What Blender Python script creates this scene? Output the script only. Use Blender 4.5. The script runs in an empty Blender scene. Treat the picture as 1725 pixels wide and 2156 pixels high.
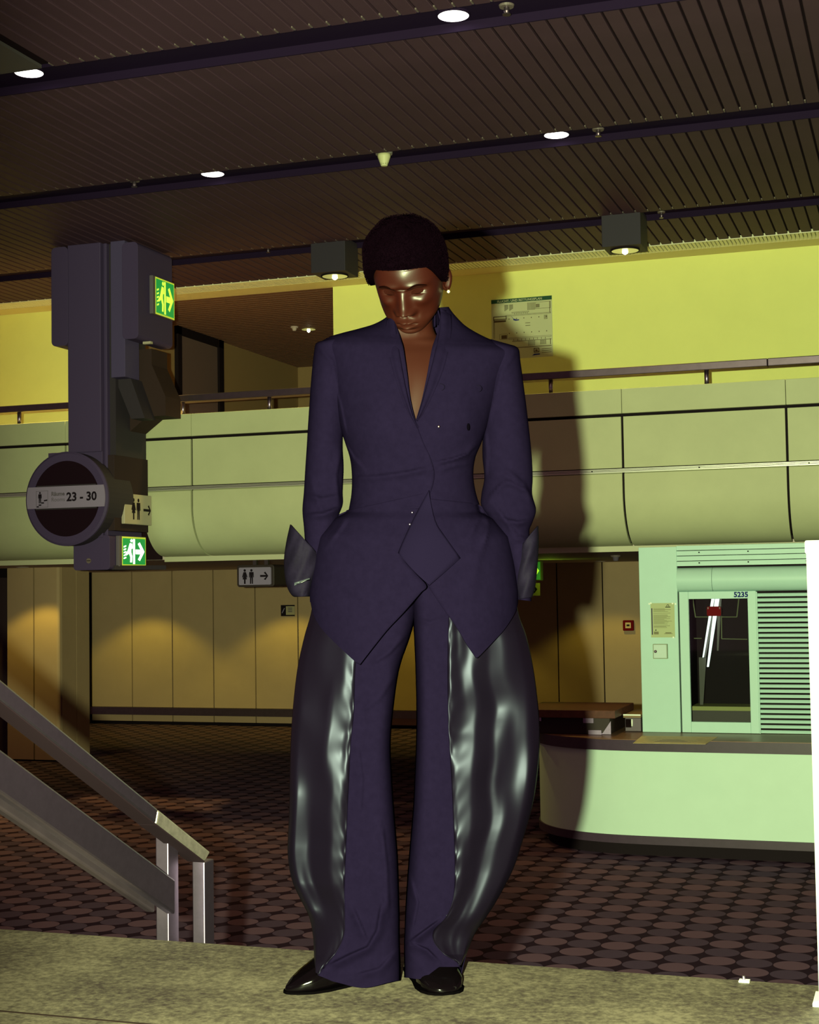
import bpy, bmesh, math, random
import numpy as np
from mathutils import Vector, Matrix

# ------------------------------------------------------------------ camera
SC = bpy.context.scene
COL = SC.collection
FPX = 3150.0                      # focal length in pixels of a 1725 x 2156 frame
YAW, PIT, ROL = math.radians(18.9), math.radians(2.9), math.radians(0.88)
EYE = np.array([0.0, 0.0, 2.0])
FWD = np.array([-math.sin(YAW) * math.cos(PIT), math.cos(YAW) * math.cos(PIT), math.sin(PIT)])
R0 = np.array([math.cos(YAW), math.sin(YAW), 0.0])
U0 = np.cross(R0, FWD)
RGT = R0 * math.cos(ROL) - U0 * math.sin(ROL)
UPV = U0 * math.cos(ROL) + R0 * math.sin(ROL)
FH = np.array([-math.sin(YAW), math.cos(YAW), 0.0])
cam = bpy.data.cameras.new('camera')
cam.sensor_fit = 'VERTICAL'; cam.sensor_height = 36.0
cam.lens = 36.0 * FPX / 2156.0
cam.clip_start = 0.05; cam.clip_end = 200
camo = bpy.data.objects.new('camera', cam); COL.objects.link(camo)
camo.matrix_world = Matrix(((RGT[0], UPV[0], -FWD[0], EYE[0]), (RGT[1], UPV[1], -FWD[1], EYE[1]),
                            (RGT[2], UPV[2], -FWD[2], EYE[2]), (0, 0, 0, 1)))
SC.camera = camo

# ------------------------------------------------------------------ world, flash, exposure
world = bpy.data.worlds.new('world'); SC.world = world; world.use_nodes = True
bg = world.node_tree.nodes['Background']
bg.inputs[0].default_value = (1.0, 0.42, 0.56, 1); bg.inputs[1].default_value = 0.12
fl = bpy.data.lights.new('camera_flash', 'SPOT')          # the photographer's flash, held left of the lens
fl.energy = 5350; fl.color = (0.88, 1.0, 0.52); fl.shadow_soft_size = 0.022
fl.spot_size = math.radians(50); fl.spot_blend = 0.54
flo = bpy.data.objects.new('camera_flash', fl); COL.objects.link(flo)
flo.location = EYE - R0 * 0.18 + np.array([0, 0, 0.03])
aim = Vector(FWD + RGT * 0.115 - UPV * 0.02)
flo.rotation_euler = aim.to_track_quat('-Z', 'Y').to_euler()
flo.scale = (1.0, 2.2, 1.0)                               # a wide flash head throws an oval beam
SC.view_settings.view_transform = 'Standard'; SC.view_settings.look = 'None'
SC.view_settings.exposure = 0.0; SC.view_settings.gamma = 1.0
SC.view_settings.use_curve_mapping = False
random.seed(7); RNG = np.random.default_rng(7)


def ray(px, py):
    return FPX * FWD + RGT * (px - 862.5) - UPV * (py - 1078.0)


def hy(px, py, Y):
    d = ray(px, py); return EYE + d * (Y / d[1])


def hz(px, py, Z):
    d = ray(px, py); return EYE + d * ((Z - 2.0) / d[2])


def hx(px, py, X):
    d = ray(px, py); return EYE + d * (X / d[0])


# ------------------------------------------------------------------ materials
MATS = {}


def mat(name, col, rough=0.6, metal=0.0, spec=0.3, var=None, bump=None, emit=None, es=1.0, coat=0.0):
    if name in MATS: return MATS[name]
    m = bpy.data.materials.new(name); m.use_nodes = True
    nt = m.node_tree; b = nt.nodes['Principled BSDF']
    b.inputs['Base Color'].default_value = (*col, 1); b.inputs['Roughness'].default_value = rough
    b.inputs['Metallic'].default_value = metal; b.inputs['Specular IOR Level'].default_value = spec
    if coat: b.inputs['Coat Weight'].default_value = coat
    tc = nt.nodes.new('ShaderNodeTexCoord')
    if var:
        n = nt.nodes.new('ShaderNodeTexNoise'); n.inputs['Scale'].default_value = var[0]
        n.inputs['Detail'].default_value = 6; n.inputs['Roughness'].default_value = 0.65
        nt.links.new(tc.outputs['Object'], n.inputs['Vector'])
        r = nt.nodes.new('ShaderNodeValToRGB')
        r.color_ramp.elements[0].position = 0.3; r.color_ramp.elements[1].position = 0.7
        r.color_ramp.elements[0].color = (*[c * (1 - var[1]) for c in col], 1)
        r.color_ramp.elements[1].color = (*[min(1, c * (1 + var[1])) for c in col], 1)
        nt.links.new(n.outputs['Fac'], r.inputs['Fac']); nt.links.new(r.outputs['Color'], b.inputs['Base Color'])
    if bump:
        n2 = nt.nodes.new('ShaderNodeTexNoise'); n2.inputs['Scale'].default_value = bump[0]
        n2.inputs['Detail'].default_value = 4
        nt.links.new(tc.outputs['Object'], n2.inputs['Vector'])
        bp = nt.nodes.new('ShaderNodeBump'); bp.inputs['Strength'].default_value = bump[1]
        bp.inputs['Distance'].default_value = bump[2] if len(bump) > 2 else 0.002
        nt.links.new(n2.outputs['Fac'], bp.inputs['Height']); nt.links.new(bp.outputs['Normal'], b.inputs['Normal'])
    if emit:
        b.inputs['Emission Color'].default_value = (*emit, 1); b.inputs['Emission Strength'].default_value = es
    MATS[name] = m
    return m


M_slat = mat('ceiling slat brown', (0.062, 0.031, 0.052), 0.6, spec=0.10, var=(1.2, 0.12))
M_void = mat('black void', (0.012, 0.006, 0.010), 0.9, spec=0.05)
M_trough = mat('dark purple trough', (0.014, 0.007, 0.026), 0.7, spec=0.05)
M_clip = mat('slat clip', (0.13, 0.10, 0.10), 0.5)
M_yellow = mat('yellow wall', (0.80, 0.84, 0.30), 0.75, spec=0.15, var=(1.5, 0.03))
M_ledge = mat('cream ledge', (0.62, 0.56, 0.30), 0.7, spec=0.15)
M_grille = mat('white grille', (0.75, 0.75, 0.55), 0.6, spec=0.2)
M_fascia = mat('cream fascia', (0.475, 0.50, 0.32), 0.55, spec=0.2, var=(2.5, 0.05))
M_gap = mat('black joint', (0.010, 0.006, 0.009), 0.8, spec=0.1)
M_strip = mat('aluminium strip', (0.55, 0.55, 0.50), 0.4, 0.6)
M_steel = mat('brushed steel', (0.34, 0.27, 0.41), 0.34, 1.0, var=(40, 0.08))
M_steeld = mat('dark steel', (0.15, 0.11, 0.15), 0.38, 0.9, var=(14, 0.1))
M_bwall = mat('beige wall panel', (0.42, 0.29, 0.18), 0.6, spec=0.2, var=(3, 0.04))
M_edge = mat('dark counter edge', (0.050, 0.032, 0.055), 0.4, spec=0.25, var=(14, 0.1))
M_soffit = mat('grey soffit', (0.50, 0.42, 0.42), 0.7, spec=0.1)
M_plum = mat('dark plum paint', (0.058, 0.040, 0.105), 0.6, spec=0.12)
M_plumd = mat('dark plum recess', (0.035, 0.028, 0.040), 0.6, spec=0.15)
M_signw = mat('grey sign plate', (0.24, 0.20, 0.33), 0.35, spec=0.4)
M_signc = mat('cream sign plate', (0.42, 0.38, 0.30), 0.4, spec=0.3)
M_ink = mat('black ink', (0.010, 0.006, 0.012), 0.7, spec=0.1)
M_inkg = mat('grey ink', (0.11, 0.09, 0.13), 0.7, spec=0.1)
M_blackglass = mat('black glass', (0.006, 0.003, 0.004), 0.12, spec=0.4)
M_mint = mat('mint white laminate', (0.41, 0.62, 0.58), 0.45, spec=0.25, var=(6, 0.02))
M_counter = mat('pale counter laminate', (0.50, 0.67, 0.58), 0.5, spec=0.2, var=(5, 0.02))
M_topb = mat('brown worktop', (0.17, 0.090, 0.060), 0.35, spec=0.25, var=(9, 0.15))
M_wood = mat('brown wooden lid', (0.085, 0.030, 0.020), 0.5, spec=0.2, var=(20, 0.25))
M_paper = mat('paper', (0.50, 0.52, 0.36), 0.7, spec=0.1)
M_plan = mat('plan paper', (0.52, 0.55, 0.36), 0.5, spec=0.2)
M_green = mat('green print', (0.012, 0.07, 0.04), 0.6)
M_blue = mat('blue print', (0.03, 0.04, 0.22), 0.6)
M_red = mat('red plastic', (0.110, 0.0010, 0.004), 0.6, spec=0.05)
M_white = mat('white enamel', (0.75, 0.80, 0.72), 0.4)
M_postw = mat('bare white enamel post', (0.62, 0.62, 0.62), 0.35, spec=0.5)
M_lampw = mat('lit lamp disc', (0.9, 0.9, 0.8), 0.5, emit=(1.0, 0.98, 0.86), es=6.0)
M_reflector = mat('lamp reflector', (0.45, 0.42, 0.25), 0.3, 0.6, emit=(0.55, 0.55, 0.16), es=0.55)
M_bulb = mat('lamp bulb', (0.9, 0.9, 0.7), 0.5, emit=(1.0, 1.0, 0.7), es=4.0)
M_streak = mat('reflection streak', (0.8, 0.9, 0.85), 0.4, emit=(0.85, 1.0, 0.95), es=1.6)  # glow stands in for bright streaks reflected in the booth glass
M_exg = mat('lit green exit panel', (0.02, 0.2, 0.06), 0.4, emit=(0.005, 0.22, 0.035), es=1.0)
M_exw = mat('lit exit pictogram', (0.5, 0.6, 0.2), 0.4, emit=(0.60, 0.95, 0.04), es=1.1)
M_exh = mat('bright lit exit pictogram', (0.8, 0.9, 0.8), 0.4, emit=(0.95, 1.0, 0.85), es=2.5)
M_exe = mat('lit exit rim', (0.4, 0.4, 0.1), 0.4, emit=(0.42, 0.55, 0.02), es=0.8)


def stone_mat():
    m = bpy.data.materials.new('mottled stone'); m.use_nodes = True; nt = m.node_tree
    b = nt.nodes['Principled BSDF']; b.inputs['Roughness'].default_value = 0.7
    b.inputs['Specular IOR Level'].default_value = 0.25
    tc = nt.nodes.new('ShaderNodeTexCoord')
    def noise(sc, det, r=0.6):
        n = nt.nodes.new('ShaderNodeTexNoise'); n.inputs['Scale'].default_value = sc
        n.inputs['Detail'].default_value = det; n.inputs['Roughness'].default_value = r
        nt.links.new(tc.outputs['Object'], n.inputs['Vector']); return n
    a = noise(62, 8, 0.70); c = noise(4, 3)
    mx = nt.nodes.new('ShaderNodeMath'); mx.operation = 'MULTIPLY_ADD'; mx.inputs[1].default_value = 0.65
    nt.links.new(a.outputs['Fac'], mx.inputs[0])
    m2 = nt.nodes.new('ShaderNodeMath'); m2.operation = 'MULTIPLY'; m2.inputs[1].default_value = 0.35
    nt.links.new(c.outputs['Fac'], m2.inputs[0]); nt.links.new(m2.outputs[0], mx.inputs[2])
    r = nt.nodes.new('ShaderNodeValToRGB'); e = r.color_ramp.elements
    e[0].position = 0.38; e[0].color = (0.024, 0.015, 0.016, 1)
    e[1].position = 0.61; e[1].color = (0.122, 0.100, 0.074, 1)
    x = r.color_ramp.elements.new(0.5); x.color = (0.066, 0.053, 0.040, 1)
    nt.links.new(mx.outputs[0], r.inputs['Fac']); nt.links.new(r.outputs['Color'], b.inputs['Base Color'])
    bp = nt.nodes.new('ShaderNodeBump'); bp.inputs['Strength'].default_value = 0.25; bp.inputs['Distance'].default_value = 0.002
    nt.links.new(a.outputs['Fac'], bp.inputs['Height']); nt.links.new(bp.outputs['Normal'], b.inputs['Normal'])
    return m


def carpet_mat():
    m = bpy.data.materials.new('circle carpet'); m.use_nodes = True; nt = m.node_tree
    b = nt.nodes['Principled BSDF']; b.inputs['Roughness'].default_value = 0.95
    b.inputs['Specular IOR Level'].default_value = 0.05
    tc = nt.nodes.new('ShaderNodeTexCoord')
    sp = nt.nodes.new('ShaderNodeSeparateXYZ'); nt.links.new(tc.outputs['Object'], sp.inputs[0])
    def mth(op, a, bb=None, cc=None):
        n = nt.nodes.new('ShaderNodeMath'); n.operation = op
        for i, v in enumerate((a, bb, cc)):
            if v is None: continue
            if isinstance(v, (int, float)): n.inputs[i].default_value = v
            else: nt.links.new(v, n.inputs[i])
        return n.outputs[0]
    pitch = 0.1905
    u = mth('MULTIPLY_ADD', sp.outputs[0], 1 / pitch, 1.475 / pitch + 0.5)
    v = mth('MULTIPLY_ADD', sp.outputs[1], 1 / pitch, -8.127 / pitch + 0.5)
    fu = mth('SUBTRACT', mth('FRACT', u), 0.5); fv = mth('SUBTRACT', mth('FRACT', v), 0.5)
    d = mth('SQRT', mth('ADD', mth('MULTIPLY', fu, fu), mth('MULTIPLY', fv, fv)))
    ins = mth('LESS_THAN', d, 0.487)
    par = mth('FLOORED_MODULO', mth('ADD', mth('FLOOR', u), mth('FLOOR', v)), 2.0)
    par = mth('GREATER_THAN', par, 0.5)
    n = nt.nodes.new('ShaderNodeTexNoise'); n.inputs['Scale'].default_value = 260; n.inputs['Detail'].default_value = 2
    nt.links.new(tc.outputs['Object'], n.inputs['Vector'])
    def mix(f, a, bb):
        x = nt.nodes.new('ShaderNodeMix'); x.data_type = 'RGBA'
        nt.links.new(f, x.inputs[0])
        for i, c in ((6, a), (7, bb)):
            if isinstance(c, tuple): x.inputs[i].default_value = (*c, 1)
            else: nt.links.new(c, x.inputs[i])
        return x.outputs[2]
    circ = mix(par, CARPET[0], CARPET[1])
    col = mix(ins, CARPET[2], circ)
    hs = nt.nodes.new('ShaderNodeMix'); hs.data_type = 'RGBA'; hs.blend_type = 'MULTIPLY'; hs.inputs[0].default_value = 0.35
    nt.links.new(col, hs.inputs[6]); nt.links.new(n.outputs['Fac'], hs.inputs[7])
    nt.links.new(hs.outputs[2], b.inputs['Base Color'])
    return m


CARPET = ((0.145, 0.082, 0.130), (0.085, 0.054, 0.100), (0.024, 0.010, 0.024))
M_stone = stone_mat(); M_carpet = carpet_mat()

# ------------------------------------------------------------------ mesh helpers
ORG = {}


class MB:
    def __init__(s): s.v = []; s.f = []

    def box(s, x0, x1, y0, y1, z0, z1):
        n = len(s.v)
        s.v += [(x, y, z) for z in (z0, z1) for y in (y0, y1) for x in (x0, x1)]
        s.f += [tuple(n + i for i in q) for q in ((0, 2, 3, 1), (4, 5, 7, 6), (0, 1, 5, 4), (2, 6, 7, 3), (0, 4, 6, 2), (1, 3, 7, 5))]
        return s

    def hexa(s, pts):       # 8 points: bottom ring of four, top ring of four
        n = len(s.v); s.v += [tuple(p) for p in pts]
        s.f += [tuple(n + i for i in q) for q in ((3, 2, 1, 0), (4, 5, 6, 7), (0, 1, 5, 4), (1, 2, 6, 5), (2, 3, 7, 6), (3, 0, 4, 7))]
        return s

    def grid(s, rows, closed=False, cap=False):
        n = len(s.v); m = len(rows[0])
        for r in rows: s.v += [tuple(p) for p in r]
        for i in range(len(rows) - 1):
            for j in range(m if closed else m - 1):
                a = n + i * m + j; b = n + i * m + (j + 1) % m
                s.f.append((a, b, b + m, a + m))
        if cap:
            s.f.append(tuple(n + j for j in range(m))[::-1])
            s.f.append(tuple(n + (len(rows) - 1) * m + j for j in range(m)))
        return s

    def prism(s, pts, org, ux, uy, depth):
        """a flat outline given in its own plane, pushed out along ux x uy by depth"""
        org, ux, uy = Vector(org), Vector(ux), Vector(uy); w = ux.cross(uy).normalized() * depth
        n = len(s.v); k = len(pts)
        a = [org + ux * p[0] + uy * p[1] for p in pts]
        s.v += [tuple(p) for p in a] + [tuple(p + w) for p in a]
        s.f.append(tuple(range(n + k - 1, n - 1, -1))); s.f.append(tuple(range(n + k, n + 2 * k)))
        for i in range(k):
            j = (i + 1) % k; s.f.append((n + i, n + j, n + k + j, n + k + i))
        return s

    def tube(s, pts, r, k=10, cap=True):
        pts = [Vector(p) for p in pts]; rows = []
        rr = r if isinstance(r, (list, tuple)) else [r] * len(pts)
        t0 = (pts[1] - pts[0]).normalized()
        a = t0.cross(Vector((0, 0, 1)))
        if a.length < 0.1: a = t0.cross(Vector((1, 0, 0)))
        a.normalize()
        for i, p in enumerate(pts):
            t = (pts[min(i + 1, len(pts) - 1)] - pts[max(i - 1, 0)]).normalized()
            a = (a - t * a.dot(t)).normalized(); b = t.cross(a)
            rows.append([p + (a * math.cos(q) + b * math.sin(q)) * rr[i] for q in (2 * math.pi * j / k for j in range(k))])
        return s.grid(rows, True, cap)

    def lathe(s, prof, c, k=28, axis='z', cap=True):
        rows = []
        for r, h in prof:
            row = []
            for j in range(k):
                q = 2 * math.pi * j / k; x, y = r * math.cos(q), r * math.sin(q)
                row.append({'z': (c[0] + x, c[1] + y, c[2] + h), 'y': (c[0] + x, c[1] + h, c[2] + y), 'x': (c[0] + h, c[1] + x, c[2] + y)}[axis])
            rows.append(row)
        return s.grid(rows, True, cap)

    def cube_rounded(s, x0, x1, z0, z1, y0, y1, r, k=5):
        pts = []
        for cx, cz, a in ((x1 - r, z1 - r, 0), (x0 + r, z1 - r, 90), (x0 + r, z0 + r, 180), (x1 - r, z0 + r, 270)):
            for i in range(k + 1):
                q = math.radians(a + 90 * i / k); pts.append((cx + r * math.cos(q), cz + r * math.sin(q)))
        return s.prism(pts, (0, y1, 0), (1, 0, 0), (0, 0, 1), y1 - y0)


def root_org(p):
    return ORG.get(p.name, Vector((0, 0, 0))) if p is not None else Vector((0, 0, 0))


def obj(name, mb, m, parent=None, smooth=False, bevel=0.0, kind=None, fix=True):
    me = bpy.data.meshes.new(name); o_ = root_org(parent)
    me.from_pydata([(p[0] - o_.x, p[1] - o_.y, p[2] - o_.z) for p in mb.v], [], mb.f)
    if fix:
        bm = bmesh.new(); bm.from_mesh(me); bmesh.ops.recalc_face_normals(bm, faces=bm.faces); bm.to_mesh(me); bm.free()
    if smooth: me.polygons.foreach_set('use_smooth', [True] * len(me.polygons))
    if smooth == 'auto': me.set_sharp_from_angle(angle=math.radians(35))
    me.materials.append(m); me.update()
    o = bpy.data.objects.new(name, me); COL.objects.link(o)
    if parent is not None:
        o.parent = parent; ORG[o.name] = o_
    if bevel:
        b = o.modifiers.new('bevel', 'BEVEL'); b.width = bevel; b.segments = 2; b.limit_method = 'ANGLE'
    if kind: o['kind'] = kind
    return o


def thing(name, label, cat, loc, group=None):
    o = bpy.data.objects.new(name, None); COL.objects.link(o); o.location = loc; ORG[o.name] = Vector(loc)
    o.empty_display_size = 0.1; o['label'] = label; o['category'] = cat
    if group: o['group'] = group
    return o


def struct(name, loc=(0, 0, 0)):
    o = bpy.data.objects.new(name, None); COL.objects.link(o); o.location = loc; ORG[o.name] = Vector(loc)
    o.empty_display_size = 0.1; o['kind'] = 'structure'
    return o


def B(*a): return MB().box(*a)


def copy_piece(o, parent, dx=0, dy=0, dz=0):
    c = o.copy(); COL.objects.link(c); c.parent = parent
    c.location = o.location + Vector((dx, dy, dz)); ORG[c.name] = ORG.get(o.name, Vector()); return c


def text(s, size, org, ux, uy, m, parent, name='lettering', align='LEFT', bold=0.0, depth=0.0):
    cu = bpy.data.curves.new('t', 'FONT'); cu.body = s; cu.size = size; cu.align_x = align; cu.offset = bold
    cu.resolution_u = 3
    t = bpy.data.objects.new('t', cu); COL.objects.link(t)
    dg = bpy.context.evaluated_depsgraph_get(); dg.update()
    me0 = bpy.data.meshes.new_from_object(t.evaluated_get(dg))
    org, ux, uy = Vector(org), Vector(ux), Vector(uy)
    mb = MB(); mb.v = [tuple(org + ux * v.co.x + uy * v.co.y) for v in me0.vertices]
    mb.f = [tuple(p.vertices) for p in me0.polygons]
    bpy.data.objects.remove(t); bpy.data.curves.remove(cu); bpy.data.meshes.remove(me0)
    return obj(name, mb, m, parent, fix=False)


def woman(cx, z, h):
    p = []
    return [[(cx + 0.085 * h * math.cos(a), z + 0.90 * h + 0.09 * h * math.sin(a)) for a in np.linspace(0, 2 * math.pi, 13)[:-1]],
            [(cx - 0.09 * h, z + .79 * h), (cx + 0.09 * h, z + .79 * h), (cx + .20 * h, z + .45 * h), (cx + .14 * h, z + .43 * h), (cx + .07 * h, z + .64 * h),
             (cx + .16 * h, z + .30 * h), (cx + .06 * h, z + .30 * h), (cx + .06 * h, z), (cx - .06 * h, z), (cx - .06 * h, z + .30 * h),
             (cx - .16 * h, z + .30 * h), (cx - .07 * h, z + .64 * h), (cx - .14 * h, z + .43 * h), (cx - .20 * h, z + .45 * h)]]


def man(cx, z, h):
    return [[(cx + 0.085 * h * math.cos(a), z + 0.90 * h + 0.09 * h * math.sin(a)) for a in np.linspace(0, 2 * math.pi, 13)[:-1]],
            [(cx - 0.16 * h, z + .79 * h), (cx + 0.16 * h, z + .79 * h), (cx + .18 * h, z + .43 * h), (cx + .13 * h, z + .43 * h), (cx + .11 * h, z + .68 * h),
             (cx + .11 * h, z), (cx + .025 * h, z), (cx + .01 * h, z + .42 * h), (cx - .01 * h, z + .42 * h), (cx - .025 * h, z), (cx - .11 * h, z),
             (cx - .11 * h, z + .68 * h), (cx - .13 * h, z + .43 * h), (cx - .18 * h, z + .43 * h)]]


def arrow(x0, x1, zc, t, hd):
    return [(x0, zc - t), (x1 - hd * .55, zc - t), (x1 - hd * 1.15, zc - hd * .75), (x1 - hd * .75, zc - hd * 1.0), (x1, zc),
            (x1 - hd * .75, zc + hd * 1.0), (x1 - hd * 1.15, zc + hd * .75), (x1 - hd * .55, zc + t), (x0, zc + t)]


# ------------------------------------------------------------------ setting: floors
fl_ = struct('floor')
obj('carpet', B(-15, 5, 3.7, 21, -0.05, 0.0), M_carpet, fl_)
wf = struct('wall_front')                                   # the low stone-topped wall the figure stands on
cuts = [-4.6, -3.1, -1.9, 0.35, 1.6]
for a, b in zip(cuts[:-1], cuts[1:]):
    obj('coping_slab', B(a, b, 2.912, 3.61, 0.97, 1.07), M_stone, wf)
    obj('lower_slab', B(a, b, 2.2, 2.9105, 0.97, 1.0701), M_stone, wf)
obj('joint', B(-4.6, 1.6, 2.9030, 2.9130, 1.0, 1.0706), mat('dark stone joint', (.022, .014, .013), .9, spec=.02), wf)
obj('masonry', B(-4.6, 1.6, 2.25, 3.57, -0.05, 0.969), M_stone, wf)

# ------------------------------------------------------------------ setting: ceiling
ZC = 5.2
ce = struct('ceiling')
TR = [(7.78, 8.13), (10.215, 10.555), (12.725, 13.04)]
obj('ceiling_void', B(-14, 4, 5.0, 14.7, ZC + 0.17, ZC + 0.25), M_void, ce)
bays = [(5.4, 7.78, -4.83, 0.5), (8.13, 10.215, -8.2, 0.4), (10.555, 12.725, -9.4, 0.4), (13.04, 14.02, -10.2, 0.3)]
P = 0.1065; X0 = -0.646 - 0.003
for bi, (ya, yb, xa, xb) in enumerate(bays):
    bay = bpy.data.objects.new('slat_bay', None); COL.objects.link(bay); bay.parent = ce; ORG[bay.name] = Vector()
    k0 = math.floor((xa - X0) / P); k1 = math.floor((xb - X0) / P)
    first = None; cl = MB()
    for k in range(k0, k1 + 1):
        x = X0 + k * P
        if first is None:
            mb = MB(); w = P - 0.016
            prof = [(0.008, ZC + .02), (0.008, ZC + .004), (0.012, ZC), (P - .012, ZC), (P - .008, ZC + .004), (P - .008, ZC + .02)]
            mb.grid([[(x + a, y, z) for a, z in prof] for y in (ya, yb)], False)
            first = obj('slat', mb, M_slat, bay); fx = x
        else: copy_piece(first, bay, dx=x - fx)
        if bi < 3: cl.box(x - .005, x + .005, yb - .05, yb - .004, ZC + .002, ZC + .012)
    if bi < 3: obj('slat_clips', cl, M_clip, bay, kind='stuff')
    ex_ = MB()
    for k in range(k1 + 1, k1 + 28): ex_.box(X0 + k * P + .008, X0 + (k + 1) * P - .008, ya, yb, ZC, ZC + .02)
    obj('slat_field', ex_, M_slat, bay, kind='stuff')
    obj('slat_backing', B(xa - .2, xb + 2.9, ya, yb, ZC + .022, ZC + .03), M_void, bay)
obj('blank_panel', B(-9.5, -4.99, 5.4, 7.78, ZC, ZC + .02), mat('plain ceiling panel', (0.075, 0.065, 0.075), .6), ce)
for ya, yb in TR:
    mb = MB().box(-14, 4, ya - .004, ya + .008, ZC + .001, ZC + .07).box(-14, 4, yb - .008, yb + .004, ZC - .002, ZC + .07).box(-14, 4, ya, yb, ZC + .052, ZC + .07)
    obj('light_trough', mb, M_trough, ce)
# the grille and the plain ledge between the slats and the yellow wall
tr = struct('trim_1')
obj('ledge', B(-14, 5, 14.34, 14.66, ZC, ZC + .05), M_ledge, tr)
obj('grille_backing', B(-14, 3, 14.02, 14.34, ZC + .035, ZC + .05), M_ledge, tr)
g = MB()
for x in np.arange(-10.4, 0.2, 0.0365): g.box(x, x + .026, 14.03, 14.335, ZC + .002, ZC + .034)
g.box(-14, 3, 14.015, 14.03, ZC - .008, ZC + .04)
obj('grille_fins', g, M_grille, tr, kind='stuff')

# ------------------------------------------------------------------ setting: upper walls and the recess on the balcony
wu = struct('wall_upper')
obj('plaster_right', B(-5.83, 5, 14.63, 14.8, 2.5, ZC + .2), M_yellow, wu)
obj('plaster_left', B(-14, -8.45, 14.63, 14.8, 2.5, ZC + .2), M_yellow, wu)
wr = struct('wall_recess')
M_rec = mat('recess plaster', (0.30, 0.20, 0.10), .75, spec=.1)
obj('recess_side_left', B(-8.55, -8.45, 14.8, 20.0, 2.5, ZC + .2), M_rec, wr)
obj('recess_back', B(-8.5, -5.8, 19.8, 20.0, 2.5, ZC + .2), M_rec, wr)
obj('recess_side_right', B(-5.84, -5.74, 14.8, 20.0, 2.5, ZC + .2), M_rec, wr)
M_rslat = mat('recess slat', (0.16, 0.085, 0.065), .6, spec=.2)
s_ = MB()
for y in np.arange(14.67, 19.8, 0.107): s_.box(-8.45, -5.84, y, y + .085, ZC, ZC + .02)
obj('recess_slats', s_, M_rslat, wr, kind='stuff')
obj('recess_void', B(-8.5, -5.8, 14.66, 19.9, ZC + .03, ZC + .1), M_void, wr)
d2 = struct('door_2')
dm = mat('dark upper door', (0.14, 0.095, 0.095), .5)
obj('door_leaf', B(-8.45, -8.43, 16.13, 17.15, 2.86, 5.10), dm, d2)
obj('door_frame', MB().box(-8.45, -8.40, 16.03, 16.13, 2.86, 5.2).box(-8.45, -8.40, 17.15, 17.28, 2.86, 5.2).box(-8.45, -8.40, 16.03, 17.28, 5.10, 5.2), M_gap, d2)

# ------------------------------------------------------------------ setting: soffit and lower walls
so = struct('ceiling_soffit')
obj('soffit_slab', B(-14, 5, 13.06, 20.4, 2.31, 2.86), M_soffit, so)
wb = struct('wall_back')
obj('wall_core', B(-14, 5, 20.235, 20.4, 0, 2.4), M_gap, wb)
X = [-12.147, -12.085] + [-11.405 + .68 * i for i in range(5)]
edges = [-12.115] + [-11.405 + .6845 * i for i in range(9)] + [-5.42, -4.785, -4.148, -3.5, -2.85, -2.2, -1.5, -.8]
for a, b in zip(edges[:-1], edges[1:]):
    obj('wall_panel', B(a + .009, b - .009, 20.2, 20.235, .262, 2.31), M_bwall, wb)
    obj('plinth_panel', B(a + .009, b - .009, 20.2, 20.235, .05, .142), M_bwall, wb)
obj('bumper_rail', B(-12.14, -2.2, 20.15, 20.235, .147, .258), M_steeld, wb)
obj('jamb', B(-12.16, -12.125, 20.1, 20.235, 0, 2.31), M_gap, wb)
wl = struct('wall_left')                                     # panelled pier at the left
obj('pier_core', B(-10.47, -9.79, 15.59, 16.225, 0, 2.31), M_gap, wl)
for a, b in ((-10.48, -10.118), (-10.10, -9.80)):
    obj('pier_panel', B(a, b, 15.55, 15.59, 0.02, 2.31), M_bwall, wl)
for a, b in ((15.61, 15.93), (15.94, 16.23)):
    obj('pier_panel', B(-9.79, -9.76, a, b, 0.02, 2.31), M_bwall, wl)
q = [(-9.80 + .04 * math.sin(t), 15.59 - .04 * math.cos(t)) for t in np.linspace(0, math.pi / 2, 7)]
obj('pier_corner', MB().grid([[(x, y, z) for x, y in q] for z in (.02, 2.31)]), M_bwall, wl, smooth=True)
d1 = struct('door_1')
M_dark = mat('dark doorway', (0.035, 0.02, 0.025), .6)
obj('door_leaf', B(-12.2, -10.50, 15.75, 15.8, 0, 2.2), M_dark, d1)
obj('door_frame', MB().box(-10.53, -10.48, 15.62, 15.78, 0, 2.31).box(-12.2, -10.48, 15.62, 15.8, 2.2, 2.31), M_gap, d1)

# ------------------------------------------------------------------ balcony parapet
bps = [thing('balcony_parapet', 'shaded stretch of cream panelled balcony parapet left of the sign pillar', 'balcony', (-9.9, 12.9, 2.3)),
       thing('balcony_parapet', 'long bright stretch of cream balcony parapet right of the sign pillar', 'balcony', (-2.6, 12.9, 2.3))]
YF = 12.6
def span(n, a, b, z0, z1, y0=YF, th=.03): return obj(n, B(a, b, y0, y0 + th, z0, z1), M_fascia, bp, bevel=.003)
curve = [(YF, 2.942), (YF, 2.80), (YF + .012, 2.74), (YF + .035, 2.69), (YF + .08, 2.59), (YF + .145, 2.50), (YF + .235, 2.42), (YF + .33, 2.362), (YF + .42, 2.337)]
curve = [(YF, 2.942), (YF, 2.80)] + [tuple(q_) for q_ in np.array([[YF, 2.80], [YF, 2.80]])][:0] + [(YF + .42 * (1 - math.cos(t_)) ** 1.0, 2.80 - .463 * math.sin(t_) ** 1.0) for t_ in np.linspace(.06, math.pi / 2, 22)]
J1 = [-6.989, -6.472, -5.110, -3.749, -2.387, -1.025, .337, 1.7, 3.06, 4.42]
J0 = [-12.0, -10.558, -9.196, -7.834, -7.78]
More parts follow.
